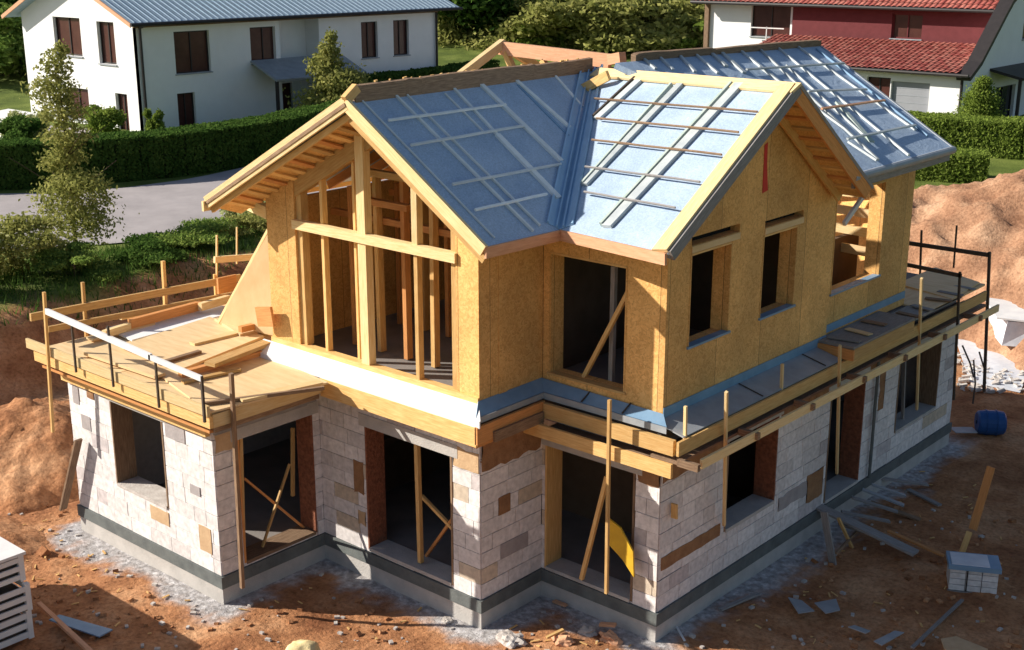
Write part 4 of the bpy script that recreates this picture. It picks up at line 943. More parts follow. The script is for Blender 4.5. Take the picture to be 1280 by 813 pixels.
# wooded slope behind
random.seed(60); G6='trees and bushes of the wooded slope behind the houses'
src=[tree('tree',(-74,60),4.2,4.2,6.5,26,9000,.24,'leaf_dark',61,'dark dense tree directly right of the white house roof','tree',group=G6,trunk=.2),
     tree('tree',(-70,72),4.6,4.4,4.2,26,9000,.24,'leaf_olive',62,'olive-green spreading bush on the slope above the bright lawn','tree',group=G6,trunk=.18),
     tree('tree',(-62,92),4.4,4.4,5.0,26,9000,.24,'leaf_mid',63,'mid green broad bush on the slope above the rear roof ridge','tree',group=G6,trunk=.18),
     tree('tree',(-60,80),3.6,3.6,2.4,22,8000,.20,'leaf_bright',64,'bright green low bush in the middle of the slope below the broad bushes','tree',group=G6,trunk=.12)]
kinds=['dark dense tree','olive spreading bush','mid green broad bush','bright low bush']
def pxg(px,py,z=0):
    zz=0
    for _ in range(12): p=at(px,min(py,60) if 0 else py,'z',min(zz+z,7.5)); zz=zz*.5+.5*ground_z(p.x,p.y)
    return (p.x,p.y)
rows=[ # pixel of the foot, kind, scale, wording
 (575,52,0,.9,'behind the white house gutter end'),(612,50,0,.85,'left of centre at the top of the slope foot'),(648,52,1,.75,'just behind the dormer apex'),(672,58,3,.7,'directly above the dormer ridge beam'),
 (640,34,2,1.0,'in the second row above the dormer'),(600,30,0,1.1,'in the second row above the white house lawn'),(690,48,2,.8,'left of the olive clump'),(720,62,1,.8,'in the front row above the rear ridge boards, leftmost there'),
 (755,58,3,.8,'bright in the front row centre'),(790,60,1,.8,'olive in the front row centre right'),(830,62,1,.85,'olive in the front row nearest the red house'),(865,60,3,.85,'touching the white corner of the red house'),
 (735,40,2,1.0,'second row above the centre'),(775,36,1,1.1,'second row right of centre'),(815,38,2,1.0,'second row near the red house'),(855,36,1,1.0,'second row closest to the red house'),(885,30,0,.9,'dark one against the red house corner'),
 (575,12,0,1.1,'third row at far left of the slope'),(615,10,2,1.1,'third row above the dormer'),(655,12,0,1.2,'dark clump in the third row'),(700,14,0,1.2,'dark clump right of the third row middle'),(745,12,1,1.3,'third row olive one'),(790,10,2,1.3,'third row green one'),(835,8,0,1.2,'third row dark one by the red roof'),(875,8,2,1.2,'third row beside the red roof corner'),
 (600,-8,2,1.5,'topmost row left'),(650,-10,0,1.5,'topmost row dark left'),(700,-8,1,1.5,'topmost row centre'),(760,-10,2,1.5,'topmost row centre right'),(820,-8,0,1.5,'topmost row right'),(870,-10,2,1.5,'topmost row far right'),
 (8,95,2,.8,'left of the white house, upper one'),(20,82,0,.8,'left of the white house, dark one'),(0,60,1,1.0,'left of the white house, at the photo corner'),(24,58,2,.9,'left of the white house, close to its eave'),(8,35,0,1.2,'left of the white house, in the top corner')]
first=set()
for (px,py,k,sc,wd) in rows:
    x,y=pxg(px,py,.0); lb=kinds[k]+' '+wd
    if k not in first: first.add(k); o=src[k]; o.location=(x,y,ground_z(x,y)); o.scale=(sc*1.5,sc*1.5,sc*1.1); o['label']=lb
    else: cptree(src[k],(x,y),(sc*1.5,sc*1.5,sc*1.1),random.random()*6.28,lb,'tree' if k in(0,2) else 'bush',G6)

random.seed(77); vs_=[];fs_=[]
for _ in range(300):
    px=random.uniform(545,905); py=random.uniform(-30,62); x,y=pxg(px,py,0); d=math.hypot(x,y)
    if px<612 and py>58: continue
    z=ground_z(x,y); r=random.uniform(1.6,3.4)*(d/110)**.6; h=random.uniform(.6,1.7)
    v2,f2=leaves([((x,y,z+h*.4),(r,r,h),1)],420,.26*(d/110)**.7); n=len(vs_); vs_+=v2; fs_+=[tuple(i+n for i in f) for f in f2]
o=leafobj('undergrowth',vs_,fs_,'leaf_olive'); tag(o,'rough undergrowth covering the slope between the far trees','undergrowth',kind='stuff')
# ================================================================== NEIGHBOUR HOUSES
def wbox(b,x0,x1,y0,y1,z0,z1): return b.box((x0,y0,z0),(x1,y1,z1))
def house_window(par, ax, v, a0,a1,z0,z1, sgn, m='brown_shutter', name='window', frame='dark_frame', dep=.22, sill=True):
    """recessed window in a panel hole on plane ax=v, outside towards sgn"""
    b=B()
    def bx(u0,u1,w0,w1,d0,d1):
        if ax=='x': return B().box((v+sgn*d0,u0,w0),(v+sgn*d1,u1,w1))
        return B().box((u0,v+sgn*d0,w0),(u1,v+sgn*d1,w1))
    f=obj(name, bx(a0,a1,z0,z1,-dep-.04,-dep), m, par)
    t=.07
    fb_=B()
    for q in ((a0,a0+t,z0,z1),(a1-t,a1,z0,z1),(a0+t,a1-t,z0,z0+t),(a0+t,a1-t,z1-t,z1),((a0+a1)/2-.03,(a0+a1)/2+.03,z0+t,z1-t)):
        bb=bx(*q,-dep+.002,-dep+.05); n=len(fb_.v); fb_.v+=bb.v; fb_.f+=[tuple(i+n for i in ff) for ff in bb.f]; fb_.uv+=bb.uv; fb_.col+=bb.col
    obj('frame', fb_, frame, f)
    if sill: obj('sill', bx(a0-.06,a1+.06,z0-.06,z0-.002,-dep,.08), 'flash_grey', f)
    return f
XH=-46.2; YH=24.8
H1=thing('white_house',(XH-5,35,0),'white rendered two-storey house with pale blue-grey roof and brown shutters','house')
def pface(par, frame, outer, holes, m='render_white', t=.3, name='wall'): return panel(frame, outer, [rect(*h) for h in holes], t, name, m, par)
hr=[(27.0,29.2,2.85,5.0),(31.87,33.8,3.05,5.0),(26.95,28.05,.0,1.85)]
pface(H1,((XH,0,0),Y,Z,X),[(YH,-.6),(33.9,-.6),(33.9,5.72),(YH,5.72)],[(a,b_,max(c,-.3),d) for a,b_,c,d in hr])
house_window(H1,'x',XH,*hr[0],1); house_window(H1,'x',XH,*hr[1],1); house_window(H1,'x',XH,26.95,28.05,-.3,1.85,1,name='door',sill=False)
pface(H1,((XH-1.2,0,0),Y,Z,X),[(33.5,-.6),(36.9,-.6),(36.9,5.72),(33.5,5.72)],[(34.0,35.6,-.3,1.7)])
house_window(H1,'x',XH-1.2,34.0,35.6,-.3,1.7,1,name='door',sill=False)
obj('recess_wall',B().box((XH-1.2,33.6,-.5),(XH-.001,33.895,5.7)).box((XH-1.2,36.755,-.5),(XH-.31,37.0,5.7)),'render_white',H1)
hr=[(39.99,41.3,2.85,4.95),(42.6,43.9,2.85,4.95)]
pface(H1,((XH,0,0),Y,Z,X),[(36.75,-.6),(46.3,-.6),(46.3,5.72),(36.75,5.72)],hr)
for h in hr: house_window(H1,'x',XH,*h,1)
AX=-51.8; AZ=8.0; XL=-57.4
hl=[(-54.1,-51.4,3.6,5.6),(-49.8,-48.2,3.35,5.5),(-53.6,-51.2,.2,1.9),(-48.6,-47.5,-.3,1.9)]
pface(H1,((0,YH,0),X,Z,NY),[(XL,-.6),(XH-.001,-.6),(XH-.001,5.72),(AX,AZ-.05),(XL,5.72)],hl)
for i,h in enumerate(hl): house_window(H1,'y',YH,*h,-1,name='door' if i==3 else 'window',sill=i<3)
pface(H1,((XL,0,0),NY,Z,NX),[(-46.3,-.6),(-YH-.001,-.6),(-YH-.001,5.7),(-46.3,5.7)],[])
pface(H1,((0,46.3,0),NX,Z,Y),[(-XH+.002,-.6),(-XL,-.6),(-XL,5.7),(-AX,AZ-.05),(-XH+.002,5.7)],[])
sl1=(AZ-5.72)/(XH-AX)
rf=obj('roof',B().slab([(AX,24.1,AZ+.12),(XH+.75,24.1,5.72-.75*sl1+.15),(XH+.75,47.7,5.72-.75*sl1+.15),(AX,47.7,AZ+.12)],.14).slab([(AX-.001,24.1,AZ+.12),(XL-.75,24.1,5.72-.75*sl1+.15),(XL-.75,47.7,5.72-.75*sl1+.15),(AX-.001,47.7,AZ+.12)],.14),'roof_blue_tiles',H1)
obj('gutter',B().tube((XH+.82,24.0,5.5),(XH+.82,47.8,5.5),.09,n=8),'dark_frame',rf)
b=B(); b.beam((AX,24.05,AZ+.02),(XH+.75,24.05,5.46),.06,.2); b.beam((AX,24.05,AZ+.02),(XL-.75,24.05,5.46),.06,.2); obj('verge_board',b,'salmon_wood',rf)
obj('downpipe',B().tube((XH+.12,24.95,-.2),(XH+.12,24.95,5.3),.07).tube((XH+.12,24.95,5.3),(XH+.8,24.95,5.48),.07),'dark_frame',H1)
obj('downpipe',B().tube((XH+.12,46.2,-.2),(XH+.12,46.2,5.3),.07),'dark_frame',H1)
obj('soffit_band',B().box((XH+.02,24.6,5.3),(XH+.10,46.4,5.5)),'old_wood',H1)
# tiles as fine ribs on the visible slope
b=B(); nr=V((sl1,0,1)).normalized()
for k in range(60):
    y=24.3+k*.39; b.beam((AX+.1,y,AZ+.11),(XH+.7,y,5.72-.7*sl1+.16),.05,.04,nr,off=.02)
obj('tile_ribs',b,'roof_blue_tiles',rf)
pr1=obj('porch_roof',B().slab([(XH+.02,31.8,3.25),(XH+.02,38.3,3.25),(XH+2.2,38.3,2.35),(XH+2.2,31.8,2.35)],.12),'flash_grey',H1)
obj('porch_post',B().box((XH+1.9,31.9,-.3),(XH+2.05,32.05,2.3)),'dark_frame',H1); obj('porch_post',B().box((XH+1.9,38.1,-.3),(XH+2.05,38.25,2.3)),'dark_frame',H1); obj('porch_post',B().box((XH+1.9,35.2,-.3),(XH+2.05,35.3,2.3)),'dark_frame',H1)
hedge('hedge',[(XH+1.9,36.5),(XH+1.6,46),(XH+1.0,50)],1.6,2.0,16000,.1,'leaf_dark','dark hedge under the two small upper windows of the white house',44)
tag(obj('shed',B().box((-52,20.5,-.1),(-48,19.0,.9)).slab([(-52.3,18.7,.95),(-47.7,18.7,.95),(-47.7,20.8,1.15),(-52.3,20.8,1.15)],.08),'white_board'),'low white flat-roofed shelter at the left edge behind the hedge','shed')

# red-roofed house
def tiled(name, P00, P10, P11, P01, par, seed, pitch=.32):
    """corrugated clay tiles: P00-P10 is the eave, P01-P11 the top"""
    rnd=random.Random(seed); b=B(); P=[V(p) for p in (P00,P10,P11,P01)]; L_=(P[1]-P[0]).length; n=int(L_/pitch); up=(P[1]-P[0]).cross(P[3]-P[0]).normalized(); up = up if up.z>0 else -up
    rowsn=max(3,int((P[3]-P[0]).length/.42))
    prof=[0,.045,.06,.045,0,-.0]
    for i in range(n):
        for r in range(rowsn):
            col=rnd.choice([(.38,.11,.085),(.43,.14,.11),(.34,.085,.07),(.47,.17,.13)])
            for s in range(5):
                a0=(i+s/5)/n; a1=(i+(s+1)/5)/n; v0=r/rowsn; v1=(r+1)/rowsn
                def Q(u,v,h): return P[0].lerp(P[1],u).lerp(P[3].lerp(P[2],u),v)+up*h
                b.face([Q(a0,v0,prof[s]+.03),Q(a1,v0,prof[s+1]+.03),Q(a1,v1,prof[s+1]),Q(a0,v1,prof[s])],None,col)
    o=obj(name,b,'tiles',par)
    bb=B().slab([p-up*.02 for p in P],.12,up); obj('roof_deck',bb,'tile_gap',o)
    return o
H2=thing('red_roofed_house',(-21,57,0),'white house with red clay tile roofs, dark red upper wall and grey garage door','house')
pface(H2,((0,53,0),X,Z,NY),[(-27,-.6),(-15.01,-.6),(-15.01,2.98),(-27,2.98)],[(-20.3,-18.95,-.3,2.5),(-18.9,-16.75,-.2,2.35)])
house_window(H2,'y',53,-20.3,-18.95,-.3,2.5,-1,name='door',sill=False)
gd=obj('garage_door',B().box((-18.9,53.18,-.2),(-16.75,53.24,2.35)),'garage',H2)
b=B(); 
for k in range(6): b.box((-18.88,53.165,.1+k*.38),(-16.77,53.18,.12+k*.38))
obj('panel_groove',b,'flash_grey',gd)
pface(H2,((-15,0,0),Y,Z,X),[(53.01,-.6),(70,-.6),(70,9),(61.5,8.9),(58.2,6.9),(56.6,5.6),(55.2,4.4),(53.9,3.3),(53.01,2.9)],[(60.6,63.2,4.3,6.2),(57.6,60.4,-.1,1.9)])
house_window(H2,'x',-15,60.6,63.2,4.3,6.2,1); house_window(H2,'x',-15,57.6,60.4,-.1,1.9,1,m='glass_dark')
cp=obj('canopy',B().slab([(-15,56.4,3.0),(-15,63,3.0),(-13.2,63,2.6),(-13.2,56.4,2.6)],.14),'dark_frame',H2)
obj('canopy_post',B().box((-13.5,56.6,-.3),(-13.35,56.75,2.5)),'dark_frame',cp)
tiled('lower_roof',(-28.5,52.45,3.0),(-15.2,52.45,3.0),(-15.2,57.3,4.15),(-28.5,57.3,4.15),H2,1)
obj('gutter',B().tube((-28.5,52.38,2.92),(-14.5,52.38,2.92),.09),'dark_frame',H2)
obj('downpipe',B().tube((-15.0,52.85,-.3),(-15.0,52.85,2.9),.08),'dark_frame',H2)
pface(H2,((0,57.6,0),X,Z,NY),[(-27.6,3.3),(-15.32,3.3),(-15.32,6.0),(-27.6,6.0)],[(-21.3,-19.5,4.25,5.6)],'maroon')
house_window(H2,'y',57.6,-21.3,-19.5,4.25,5.6,-1,m='brown_shutter',frame='maroon')
pface(H2,((0,57.9,0),X,Z,NY),[(-33.6,-.6),(-27.55,-.6),(-27.55,6.0),(-33.6,6.0)],[(-30.6,-27.9,3.95,5.85)])
house_window(H2,'y',57.9,-30.6,-27.9,3.95,5.85,-1)
obj('corner_board',B().box((-33.85,57.7,-.4),(-33.55,57.95,6.0)),'old_wood',H2)
pface(H2,((-33.6,0,0),NY,Z,NX),[(-70,-.6),(-57.91,-.6),(-57.91,6),(-70,6)],[])
b=B(); b.box((-29.0,57.0,3.6),(-28.95,57.06,4.6)); b.box((-31,57.0,4.5),(-27.8,57.05,4.56)); obj('balcony_rail',b,'white_board',H2)
tiled('upper_roof',(-34.3,56.9,6.0),(-14.6,56.9,6.0),(-14.6,62.0,8.6),(-34.3,62.0,8.6),H2,2)
obj('gutter',B().tube((-34.3,56.8,5.92),(-14.6,56.8,5.92),.1),'dark_frame',H2)
b=B(); pts=[(52.6,2.75),(53.9,3.45),(55.2,4.55),(56.6,5.75),(58.2,7.05),(61.5,9.05)]
for i in range(5): b.beam((-14.85,pts[i][0],pts[i][1]),(-14.85,pts[i+1][0],pts[i+1][1]),.75,.22)
obj('verge_board',b,'dark_frame',H2)
tree('shrub',(-9.5,52.5),1.5,1.2,1.0,10,4000,.08,'leaf_dark',57,'low dark shrub under the canopy at the right photo edge','shrub',group='shrubs by the red-roofed house')
tree('shrub',(-17.5,50.8),1.2,1.0,.9,10,3000,.08,'leaf_bright',58,'small shrub peeking over the hedge in front of the garage door','shrub',group='shrubs by the red-roofed house')

# ================================================================== THE BUILDING SITE
gz=ground_z
# crate stack, bottom left
ct=thing('crate_stack',(-6.0,-5.6,-.45),'stack of white slatted crates at the bottom left corner','crate stack')
ct_x0,ct_x1,ct_y0,ct_y1=-7.6,-4.76,-6.3,-4.5
def crate(z0,z1,dx,name='crate'):
    b=B(); x0,x1,y0,y1=ct_x0+dx,ct_x1+dx,ct_y0,ct_y1
    h=z1-z0
    for y in (y0,y1-.03):
        for k in range(3): b.box((x0,y,z0+h*(k/3)+.03),(x1,y+.03,z0+h*((k+1)/3)-.03))
    for x in (x0,x1-.03):
        for k in range(3): b.box((x,y0+.031,z0+h*(k/3)+.03),(x+.03,y1-.031,z0+h*((k+1)/3)-.03))
    for x in (x0-.004,x1-.076):
        for y in (y0-.004,y1-.076): b.box((x,y,z0),(x+.08,y+.08,z1))
    b.box((x0+.04,y0+.04,z0+.02),(x1-.04,y1-.04,z0+.05))
    c=obj(name,b,'white_board',ct); obj('contents',B().box((x0+.06,y0+.06,z0+.06),(x1-.06,y1-.06,z1-.12)),'steel_dark',c); return c
crate(-.45,.0,.05); crate(.02,.44,.10); crate(.46,.86,0)
bevel(obj('lid',B().box((ct_x0-.05,ct_y0-.05,.865),(ct_x1+.04,ct_y1+.03,.91)),'white_board',ct),.01)
tag(bevel(obj('plank',B().beam((-5.55,-3.95,gz(-5.55,-3.95)+.1),(-3.3,-4.3,gz(-3.3,-4.3)+.12),.07,.05),'salmon_wood')),'long thin plank lying on the ground beside the white crates','plank')
tag(obj('blue_sheet',B().slab([(-4.95,-3.95,-.40),(-4.0,-3.65,-.42),(-3.95,-3.9,-.41),(-4.9,-4.15,-.38)],.02),'flash_blue'),'pale blue sheet in the shade beside the white crates','sheet')
# sand bag bottom centre
def lump(name, c, r, m, label, cat, seed, sub=4, rough=.18, group=None):
    bm=bmesh.new(); bmesh.ops.create_icosphere(bm,subdivisions=sub,radius=1)
    for v in bm.verts:
        n=noise.noise(v.co*1.6+V((seed,0,0)))*rough*2+noise.noise(v.co*5+V((0,seed,0)))*rough*.6; v.co=V((v.co.x*r[0],v.co.y*r[1],max(-.35,v.co.z)*r[2]))*(1+n)
    me=bpy.data.meshes.new(name); bm.to_mesh(me); bm.free(); me.materials.append(M[m]); me.shade_smooth() if rough<.25 else None
    o=bpy.data.objects.new(name,me); C.objects.link(o); o.location=V((c[0],c[1],(c[2] if len(c)>2 else gz(c[0],c[1]))+.3*r[2])); return tag(o,label,cat,group)
q=at(378,812,'z',-.3); mat('sand_yellow',(.80,.66,.36),.9,(.70,.54,.27),6,.4,30); lump('sand_bag',(q.x,q.y),(.30,.24,.22),'sand_yellow','pale yellow bag cut off by the bottom edge left of centre','bag',3,rough=.12)
# rubble at the bottom centre
rl=[((640,803),.20,'rubble_pale','pale mortar lump at the bottom edge below the middle column'),((705,806),.16,'salmon_wood','sunlit orange stone at the bottom edge right of the pale lump'),((735,792),.14,'rubble_pale','pale lump of mortar by the recessed doorway'),((762,800),.16,'salmon_wood','orange stone below the recessed doorway'),((560,775),.10,'rubble_pale','small whitish mortar blob at the foot of the middle column')]
for i,(p,r,m,lb) in enumerate(rl): q=at(*p,'z',-.45); lump('rubble_lump',(q.x,q.y),(r,r*.8,r*.5),m,lb,'rubble',i+10,3,.3,'rubble lumps by the house')
q=at(757,788,'z',-.4); tag(bevel(obj('wood_offcut',B().beam((q.x-.12,q.y+.02,gz(q.x,q.y)+.10),(q.x+.12,q.y+.08,gz(q.x,q.y)+.15),.08,.04),'salmon_wood')),'short orange offcut lying by the corner below the recessed doorway','offcut')
q=at(683,803,'z',-.4); q2=at(704,797,'z',-.4); tag(bevel(obj('wood_offcut',B().beam((q.x,q.y,gz(q.x,q.y)+.08),(q2.x,q2.y,gz(q2.x,q2.y)+.12),.05,.03),'pine')),'small pale stick at the bottom edge of the photo','offcut')
q=at(700,752,'z',-.4); tag(bevel(obj('wood_offcut',B().beam((q.x-.12,q.y,gz(q.x,q.y)+.03),(q.x+.14,q.y-.02,gz(q.x,q.y)+.05),.07,.03),'salmon_wood')),'reddish offcut in the inner corner by the recessed doorway sill','offcut')
q=at(846,782,'z',-.4); q2=at(856,798,'z',-.4); tag(obj('white_stick',B().beam((q.x,q.y,gz(q.x,q.y)+.04),(q2.x,q2.y,gz(q2.x,q2.y)+.03),.03,.015),'white_board'),'short white stick beside the front right corner','stick')
# stones scattered over the ground
st=B(); rnd=random.Random(8)
for _ in range(900):
    x,y=rnd.uniform(-10,6),rnd.uniform(-5,9)
    d=sdist(x,y)
    if d<.12 or (d>1.6 and rnd.random()<.6): continue
    s=rnd.uniform(.012,.045); z=gz(x,y); a=V((rnd.gauss(0,1),rnd.gauss(0,1),rnd.gauss(0,.4))).normalized()*s
    st.beam((x-a.x,y-a.y,z+s*.3),(x+a.x,y+a.y,z+s*.3),s*1.3,s,(0,0,1))
tag(obj('scattered_stones',st,'rubble_pale'),'small stones and mortar crumbs strewn round the walls','stones',kind='stuff')
cl=B(); wc=B(); rnd=random.Random(18)
for _ in range(2600):
    x,y=rnd.uniform(-11,7),rnd.uniform(-5.4,9)
    d=sdist(x,y)
    if d<.5 or noise.noise(V((x*.8,y*.8,40)))<-.05: continue
    s_=rnd.uniform(.012,.05)*(1+(rnd.random()>.96)); z=gz(x,y); a=V((rnd.gauss(0,1),rnd.gauss(0,1),rnd.gauss(0,.4))).normalized()*s_
    cl.beam((x-a.x,y-a.y,z+s_*.2),(x+a.x,y+a.y,z+s_*.35),s_*1.5,s_*1.1,V((rnd.gauss(0,.5),rnd.gauss(0,.5),1)))
tag(obj('soil_clods',cl,'soil'),'clods of soil strewn over the building site','soil',kind='stuff')
for _ in range(130):
    x,y=rnd.choice([(rnd.uniform(-3.4,2),rnd.uniform(-2.2,1.2)),(rnd.uniform(2.4,5.5),rnd.uniform(.5,10)),(rnd.uniform(-8.5,-3.5),rnd.uniform(-3.6,-2.3))])
    if sdist(x,y)<.15: continue
    l=rnd.uniform(.04,.16); an=rnd.random()*6.28; z=gz(x,y)+.015; wc.beam((x,y,z),(x+math.cos(an)*l,y+math.sin(an)*l,z+.01),rnd.uniform(.012,.035),.012)
tag(obj('wood_chips',wc,'pine'),'wood chips and splinters scattered on the soil round the house','wood chips',kind='stuff')
# right: plank ramp and trestle in front of the doorway
GR='grey boards in front of the right doorway'
def gpl(a,c,za,zc,w,h,m,label,name='board'):
    p=at(*a,'z',za); q=at(*c,'z',zc); return tag(bevel(obj(name,B().beam(p,q,w,h),m),.004),label,'board',GR)
gpl((1020,632),(1145,692),.02,-.25,.22,.04,'grey_wood','widest grey board running from the doorway corner down onto the soil')
gpl((1052,640),(1112,652),-.05,-.25,.10,.03,'grey_wood','thin grey board next to the widest one')
gpl((1065,622),(1122,640),-.05,-.25,.10,.03,'grey_wood','third grey board from the house end of the ramp')
gpl((1078,612),(1130,632),-.05,-.25,.10,.03,'flash_grey','second grey board of the ramp, slightly blue')
gpl((1090,606),(1132,620),-.05,-.25,.09,.03,'flash_grey','short bluish board at the rear end of the ramp')
gpl((1110,664),(1180,695),-.2,-.35,.07,.03,'pine_orange','thin brown lath beyond the end of the widest board')
gpl((1100,598),(1160,606),-.25,-.4,.10,.03,'grey_wood','grey board lying nearly parallel to the wall behind the ramp')
gpl((1048,655),(1092,668),-.15,-.3,.09,.03,'grey_wood','short grey board under the crossing legs of the trestle')
gpl((1088,628),(1150,650),-.3,-.42,.12,.03,'old_wood','dark brown board lying flat beyond the thin grey boards')
gpl((1135,612),(1175,632),-.42,-.44,.10,.03,'grey_wood','loose grey board lying apart from the ramp towards the standing orange board')
gpl((900,762),(948,742),-.42,-.42,.08,.03,'grey_wood','thin grey board lying parallel to the foot of the right wall')
tz=at(1030,640,'z',0)
tr_=thing('trestle',(tz.x,tz.y,-.45),'wooden trestle with crossed legs under the widest grey board','trestle')
def tp(a,c,w,m,nm): 
    p=at(*a,'x',2.75); q=at(*c,'x',2.95); bevel(obj(nm,B().beam(p,q,w,.04,(0,1,0)),m,tr_),.003)
tp((1030,640),(1043,716),.12,'grey_wood','leg'); tp((1048,648),(1072,700),.05,'pine','leg'); tp((1080,655),(1045,692),.04,'old_wood','brace')
# bag / block pallet on the right
p0=V((4.93,5.95)); ang=math.radians(28)
bp_=thing('brick_pack',(4.95,5.95,-.5),'strapped pack of pale blocks under a dark blue cover on the right','block pack')
def rot(u,v,z): return V((4.95+math.cos(ang)*u-math.sin(ang)*v,5.98+math.sin(ang)*u+math.cos(ang)*v,z))
def rbox(b,u0,u1,v0,v1,z0,z1,col=(1,1,1)): return b.hexa([rot(u0,v0,z0),rot(u1,v0,z0),rot(u1,v1,z0),rot(u0,v1,z0),rot(u0,v0,z1),rot(u1,v0,z1),rot(u1,v1,z1),rot(u0,v1,z1)],col)
b=B(); rnd=random.Random(2)
for l in range(4):
    for i in range(3):
        for j in range(2):
            k=rnd.uniform(.85,1.05); rbox(b,-.36+i*.24+.006,-.12+i*.24-.006,-.22+j*.22+.005,-.0+j*.22-.005,-.42+l*.10,-.33+l*.10,(.68*k,.66*k,.66*k))
bevel(obj('blocks',b,'block',bp_),.006); 
b=B(); rbox(b,-.39,.39,-.25,.25,-.025,.015); rbox(b,-.39,-.375,-.25,.25,-.06,-.025); rbox(b,.375,.39,-.25,.25,-.06,-.025); rbox(b,-.375,.375,-.25,-.235,-.06,-.025); bevel(obj('cover',b,'flash_blue',bp_),.01)
b=B(); rbox(b,-.34,.22,-.22,.2,.016,.028); obj('paper_sheet',b,'foil_white',bp_)
b=B(); rbox(b,-.37,.37,-.23,.23,-.50,-.43); obj('pallet',b,'grey_wood',bp_)
b=B(); rbox(b,-.11,-.09,-.226,-.222,-.42,-.03); obj('strap',b,'dark_frame',bp_)
b=B(); rbox(b,.365,.369,-.02,.0,-.42,-.03); obj('strap',b,'dark_frame',bp_)
a,c=at(1239,584,'y',7.4),at(1216,662,'y',7.1); tag(bevel(obj('board',B().beam(a,c,.13,.035,(0,1,0)),'pine_orange')),'orange board standing tilted behind the block pack','board',GR)
a,c=at(1212,665,'y',6.7),at(1202,692,'y',6.5); tag(bevel(obj('wood_offcut',B().beam(a,c,.09,.035,(0,1,0)),'pine')),'short curved yellow offcut on top of the block pack','offcut')
a,c=at(1203,750,'z',-.42),at(1140,810,'z',-.42); tag(bevel(obj('lath',B().beam(a,c,.05,.03),'grey_wood')),'long grey lath lying below the block pack','lath')
def flat(name,pts,m,label,cat,grp=None,z=-.4):
    o=[]; 
    for p in pts: q=at(*p,'z',z); o.append(V((q.x,q.y,max(gz(q.x,q.y)+.05,z+.02))))
    return tag(obj(name,B().slab(o,.015,Z),m),label,cat,grp)
GF='scraps of grey sheet on the shaded soil'
flat('sheet_scrap',[(985,748),(1002,752),(1018,765),(998,768)],'flash_grey','left one of the two torn grey scraps on the shaded soil','scrap',GF)
flat('sheet_scrap',[(1018,755),(1045,750),(1050,764),(1032,768)],'flash_grey','right one of the two torn grey scraps on the shaded soil','scrap',GF)
flat('sheet_scrap',[(1092,803),(1118,790),(1130,792),(1102,808)],'flash_grey','grey flat scrap near the bottom edge left of the grey lath','scrap',GF)
flat('sheet_scrap',[(1060,785),(1068,783),(1088,790),(1082,793)],'flash_grey','thin narrow grey scrap near the bottom edge','scrap',GF)
flat('cardboard',[(1176,800),(1195,797),(1235,813),(1205,830),(1180,812)],'tan_patch','curved tan cardboard at the bottom edge on the right','cardboard')
# barrel and white rubbish by the rear corner
br=thing('barrel',(2.45,12.75,-.45),'blue plastic barrel lying at the rear corner of the house','barrel')
b=B(); p=V((2.36,12.55,-.2)); q=V((2.82,12.86,-.2)); d=(q-p); 
for f0,f1,r0,r1 in ((0,.06,.17,.20),(.06,.3,.20,.215),(.3,.34,.225,.225),(.34,.66,.215,.215),(.66,.70,.225,.225),(.70,.94,.215,.20),(.94,1,.20,.17)): b.tube(p+d*f0,p+d*f1,r0*1.2,r1*1.2,20)
weld(obj('body',b,'blue_plastic',br)); obj('cap',B().tube(p-d*.03,p,.04,.04),'navy',br)
flat('sheet_scrap',[(1186,535),(1215,535),(1222,542),(1195,542)],'flash_grey','pale blue flat scrap between the wall end and the blue barrel','scrap',GF,-.35)
tp_=B(); base=[at(1205,478,'z',-.35),at(1262,490,'z',-.35),at(1290,462,'z',-.2),at(1240,436,'z',-.2),at(1195,418,'z',-.3)]
flat('white_tarpaulin',[(1193,420),(1240,432),(1290,455),(1275,492),(1212,480)],'foil_white','torn white tarpaulin spread on the ground between heap and house end','tarpaulin',None,-.42)
wb=thing('wrapped_pallet',(.9,17.6,-.3),'white wrapped bundle at the right edge below the soil heap','bundle')
a=at(1250,440,'z',-.1)
lump_=lump('x',(0,0,0),(.1,.1,.1),'foil_white','x','x',1); bpy.data.objects.remove(lump_)
b=B(); c=[at(1252,432,'z',-.1),at(1300,436,'z',-.1)]
b.hexa([c[0],c[1],c[1]+V((-.8,1.2,0)),c[0]+V((-.8,1.2,0)),c[0]+V((.08,0,.62)),c[1]+V((0,.1,.6)),c[1]+V((-.8,1.2,.66)),c[0]+V((-.9,1.1,.72))]); bevel(obj('wrapping',b,'foil_white',wb),.08,3)
b=B(); b.hexa([c[0]+V((-.15,-.1,.66)),c[1]+V((0,-.1,.64)),c[1]+V((-.8,1.2,.70)),c[0]+V((-1.0,1.2,.76)),c[0]+V((-.15,-.1,.70)),c[1]+V((0,-.1,.68)),c[1]+V((-.8,1.2,.74)),c[0]+V((-1.0,1.2,.80))]); obj('cover',b,'white_board',wb)
GT='bent steel rods by the rear corner'
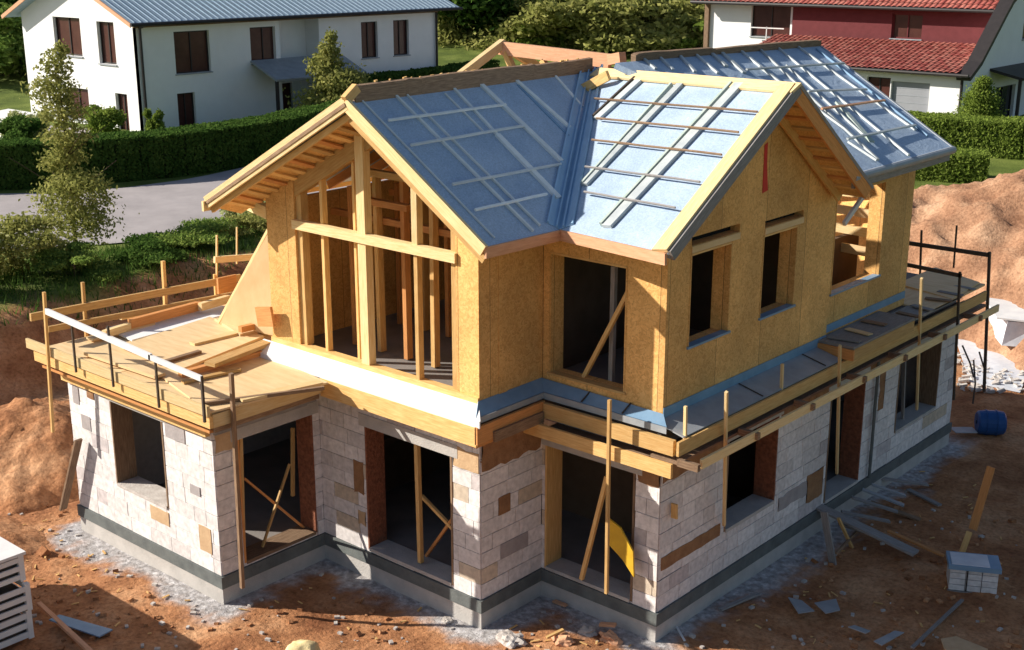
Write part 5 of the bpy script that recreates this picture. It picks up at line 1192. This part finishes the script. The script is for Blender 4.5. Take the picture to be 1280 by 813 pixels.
for i,(p,q,lb) in enumerate([((1203,432),(1217,472),'left bent steel rod of the trio at the rear corner'),((1217,450),(1216,505),'middle upright steel rod of the trio at the rear corner'),((1224,440),(1232,480),'right bent steel rod of the trio at the rear corner')]):
    a=at(*p,'y',14.2); c=at(*q,'y',14.0); mid=a.lerp(c,.5)+V((.05,0,-.03)); tag(obj('steel_rod',B().tube(a,mid,.02).tube(mid,c,.02),'steel_dark'),lb,'rod',GT)
rnd=random.Random(12); b=B()
for _ in range(140):
    q=at(rnd.uniform(1195,1280),rnd.uniform(440,492),'z',-.38); s=rnd.uniform(.03,.11); zz_=gz(q.x,q.y)
    b.beam((q.x,q.y,zz_+.03),(q.x+rnd.uniform(-s,s)*2,q.y+s,zz_+.05+rnd.random()*.05),s,s*.5)
tag(obj('rubble_litter',b,'rubble_pale'),'pale rubble crumbs littered on the white tarpaulin','rubble',kind='stuff')

# ================================================================== LIGHT, SKY, CAMERA
EL=math.radians(28.5); TR=V((.82,.573,0)).normalized()
dirn=V((TR.x*math.cos(EL),TR.y*math.cos(EL),-math.sin(EL)))
sl_=bpy.data.lights.new('sun','SUN'); sl_.energy=5.0; sl_.angle=math.radians(.5); sl_.color=(1,.93,.82)
so=bpy.data.objects.new('sun',sl_); C.objects.link(so); so.rotation_euler=dirn.to_track_quat('-Z','Y').to_euler(); so.location=(-30,-20,30)
w=bpy.data.worlds.new('World'); scn.world=w; w.use_nodes=True; nt=w.node_tree; bg=nt.nodes['Background']; sk=nt.nodes.new('ShaderNodeTexSky'); sk.sky_type='NISHITA'; sk.sun_disc=False
sk.sun_elevation=EL; sk.sun_rotation=math.atan2(-TR.x,-TR.y); nt.links.new(sk.outputs[0],bg.inputs[0]); bg.inputs[1].default_value=.066
cd=bpy.data.cameras.new('camera'); cd.sensor_width=36; cd.lens=FPX/1280*36; cd.clip_end=2000; cd.clip_start=.1
co=bpy.data.objects.new('camera',cd); C.objects.link(co); co.location=CAM
co.matrix_world=Matrix.Translation(CAM)@Matrix((RT,UP,-FW)).transposed().to_4x4()
scn.camera=co
scn.view_settings.view_transform='Standard'; scn.view_settings.look='None'; scn.view_settings.exposure=.62; scn.view_settings.gamma=1
scn.render.resolution_x=1024; scn.render.resolution_y=650
